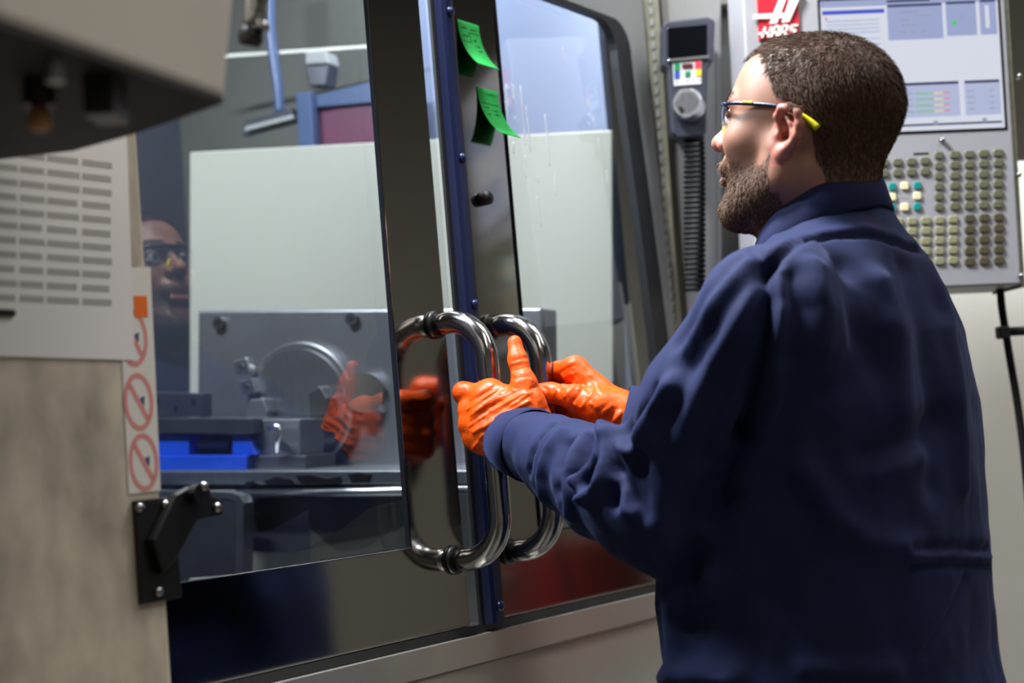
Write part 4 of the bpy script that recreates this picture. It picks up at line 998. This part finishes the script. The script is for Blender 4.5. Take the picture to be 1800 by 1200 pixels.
lfolds = [((895+x, y), (932+x*.2, y-6), a, .0026) for x, y, a in ((8, 634, -.0009), (-3, 641, .0007), (10, 652, -.0008), (-2, 660, .0007), (1, 668, -.0008))]
lfolds += [((840, 735), (925, 690), .0016, .003), ((832, 760), (930, 705), .0018, .003), ((845, 775), (925, 722), -.0016, .003), ((860, 792), (920, 735), .0018, .003), ((826, 742), (880, 705), -.0014, .003),
           ((830, 790), (850, 765), .0014, .003), ((875, 795), (905, 745), .0018, .0032), ((885, 800), (915, 755), -.0016, .003), ((935, 690), (940, 730), -.0015, .003)]
lfolds += rwr(26, (820, 690, 925, 790, 34, -22), .0010, 4)
glove(chains, palm, None, lfolds, 2.2, 'orange nitrile glove on the left hand, thumb up')
Rw = p(1088, 735, 2.035)
Rm = [p(1011, 648, 2.065), p(1018, 676, 2.082), p(1018, 704, 2.10), p(1020, 728, 2.11)]
Rp = [p(980, 653, 2.105), p(984, 684, 2.125), p(984, 710, 2.135), p(988, 734, 2.135)]
Rd = [p(956, 662, 2.122), p(958, 690, 2.138), p(960, 715, 2.145), p(965, 737, 2.145)]
Rt = [p(938, 668, 2.105), p(940, 694, 2.118), p(944, 718, 2.125), p(950, 740, 2.13)]
chains = [([m, q, d, t], r) for m, q, d, t, r in zip(Rm, Rp, Rd, Rt, ([.0165, .0132, .012, .0105], [.0165, .0132, .012, .0108], [.016, .013, .0118, .0105], [.0155, .0122, .011, .0098]))]
chains.append(([p(1052, 716, 2.015), p(1008, 698, 2.025), p(968, 690, 2.048), p(943, 687, 2.056)], [.022, .0165, .0135, .0110]))
palm = [(Rw, m, .029, r, .02) for m, r in zip(Rm, (.018, .0195, .0195, .018))]+[(Rw, p(1050, 714, 2.018), .029, .023, .02), (Rw, p(1120, 741, 2.02), .030, .031, .02)]
rfolds = [((1000, 668), (975, 690), .0014, .0028), ((1012, 672), (992, 698), .0015, .0028), ((1025, 680), (1008, 706), -.0014, .0028), ((1040, 690), (1022, 716), .0014, .0028), ((985, 655), (1008, 642), -.0014, .003), ((990, 664), (1012, 655), .0012, .0026),
          ((1075, 712), (1050, 735), .0016, .003), ((1085, 718), (1060, 745), -.0015, .003), ((1092, 724), (1070, 750), .0015, .003), ((955, 680), (965, 698), -.0012, .0026), ((975, 682), (985, 702), .0012, .0026)]
rfolds += rwr(20, (985, 650, 1075, 725, 12, 26), .0009, 9)
glove(chains, palm, None, rfolds, 7.7, 'orange nitrile glove on the right hand')

# --- safety glasses
sg = empty('safety_glasses', "clear safety glasses with navy frame and yellow temple tips on the man's face", 'glasses', tuple(PW(HL(A(((.1, 0, .03),)))[0])))
def gl(bm_pts): return [PW(HL(A(((q[0]-.012*min(1, max(0, q[0]/.1)), q[1], q[2]-.009),)))[0])-A(sg.location) for q in bm_pts]
for s in (1, -1):
    tp = smooth_path([(.098, .060*s, .043), (.082, .071*s, .043), (.05, .077*s, .041), (.015, .081*s, .038), (-.004, .083*s, .034)], 6)
    t_ = obj('temple', tube(gl(tp), [.0026]*len(tp), 10), 'frame', sg, smooth=True)
    tp = smooth_path([(-.002, .083*s, .0345), (-.02, .085*s, .028), (-.036, .086*s, .019), (-.046, .085*s, .011)], 5); n = len(tp)
    obj('temple_tip', tube(gl(tp), list(np.linspace(.0026, .0042, n)), 10), 'yellow', t_, smooth=True, label='yellow temple tip')
    obj('accent', tube(gl([(.062, .0775*s, .0432), (.048, .0795*s, .0424)]), .0018, 8), 'yellow', t_)
    obj('nose_pad', tube(gl([(.121, .011*s, .022), (.117, .015*s, .010), (.110, .019*s, .0)]), [.002, .0035, .0025], 8), 'yellow', sg, smooth=True)
tb2 = smooth_path([(.098, -.060, .043), (.110, -.045, .046), (.118, -.02, .047), (.120, 0, .047), (.118, .02, .047), (.110, .045, .046), (.098, .060, .043)], 6)
obj('brow_bar', tube(gl(tb2), .0028, 10), 'frame', sg, smooth=True)
bm = bmesh.new(); g = []
for j in range(7):
    v_ = j/6; row = []
    for i in range(25):
        t = (i/24-.5)*2; l = .060*t; f = .1215-.0235*abs(t)**2.4+.001; drop = .043*(1-.10*abs(t)**3)*(1-.38*math.exp(-(l/.012)**2)); z = .045-.002*abs(t)-drop*v_
        row.append(bm.verts.new(tuple(gl([(f-.006*v_**2, l*(1-.05*v_), z)])[0])))
    g.append(row)
for j in range(6):
    for i in range(24): bm.faces.new((g[j][i], g[j][i+1], g[j+1][i+1], g[j+1][i]))
ln = obj('lens', bm, 'lens', sg, smooth=True); sd = ln.modifiers.new('solid', 'SOLIDIFY'); sd.thickness = .0018; sd.offset = -1
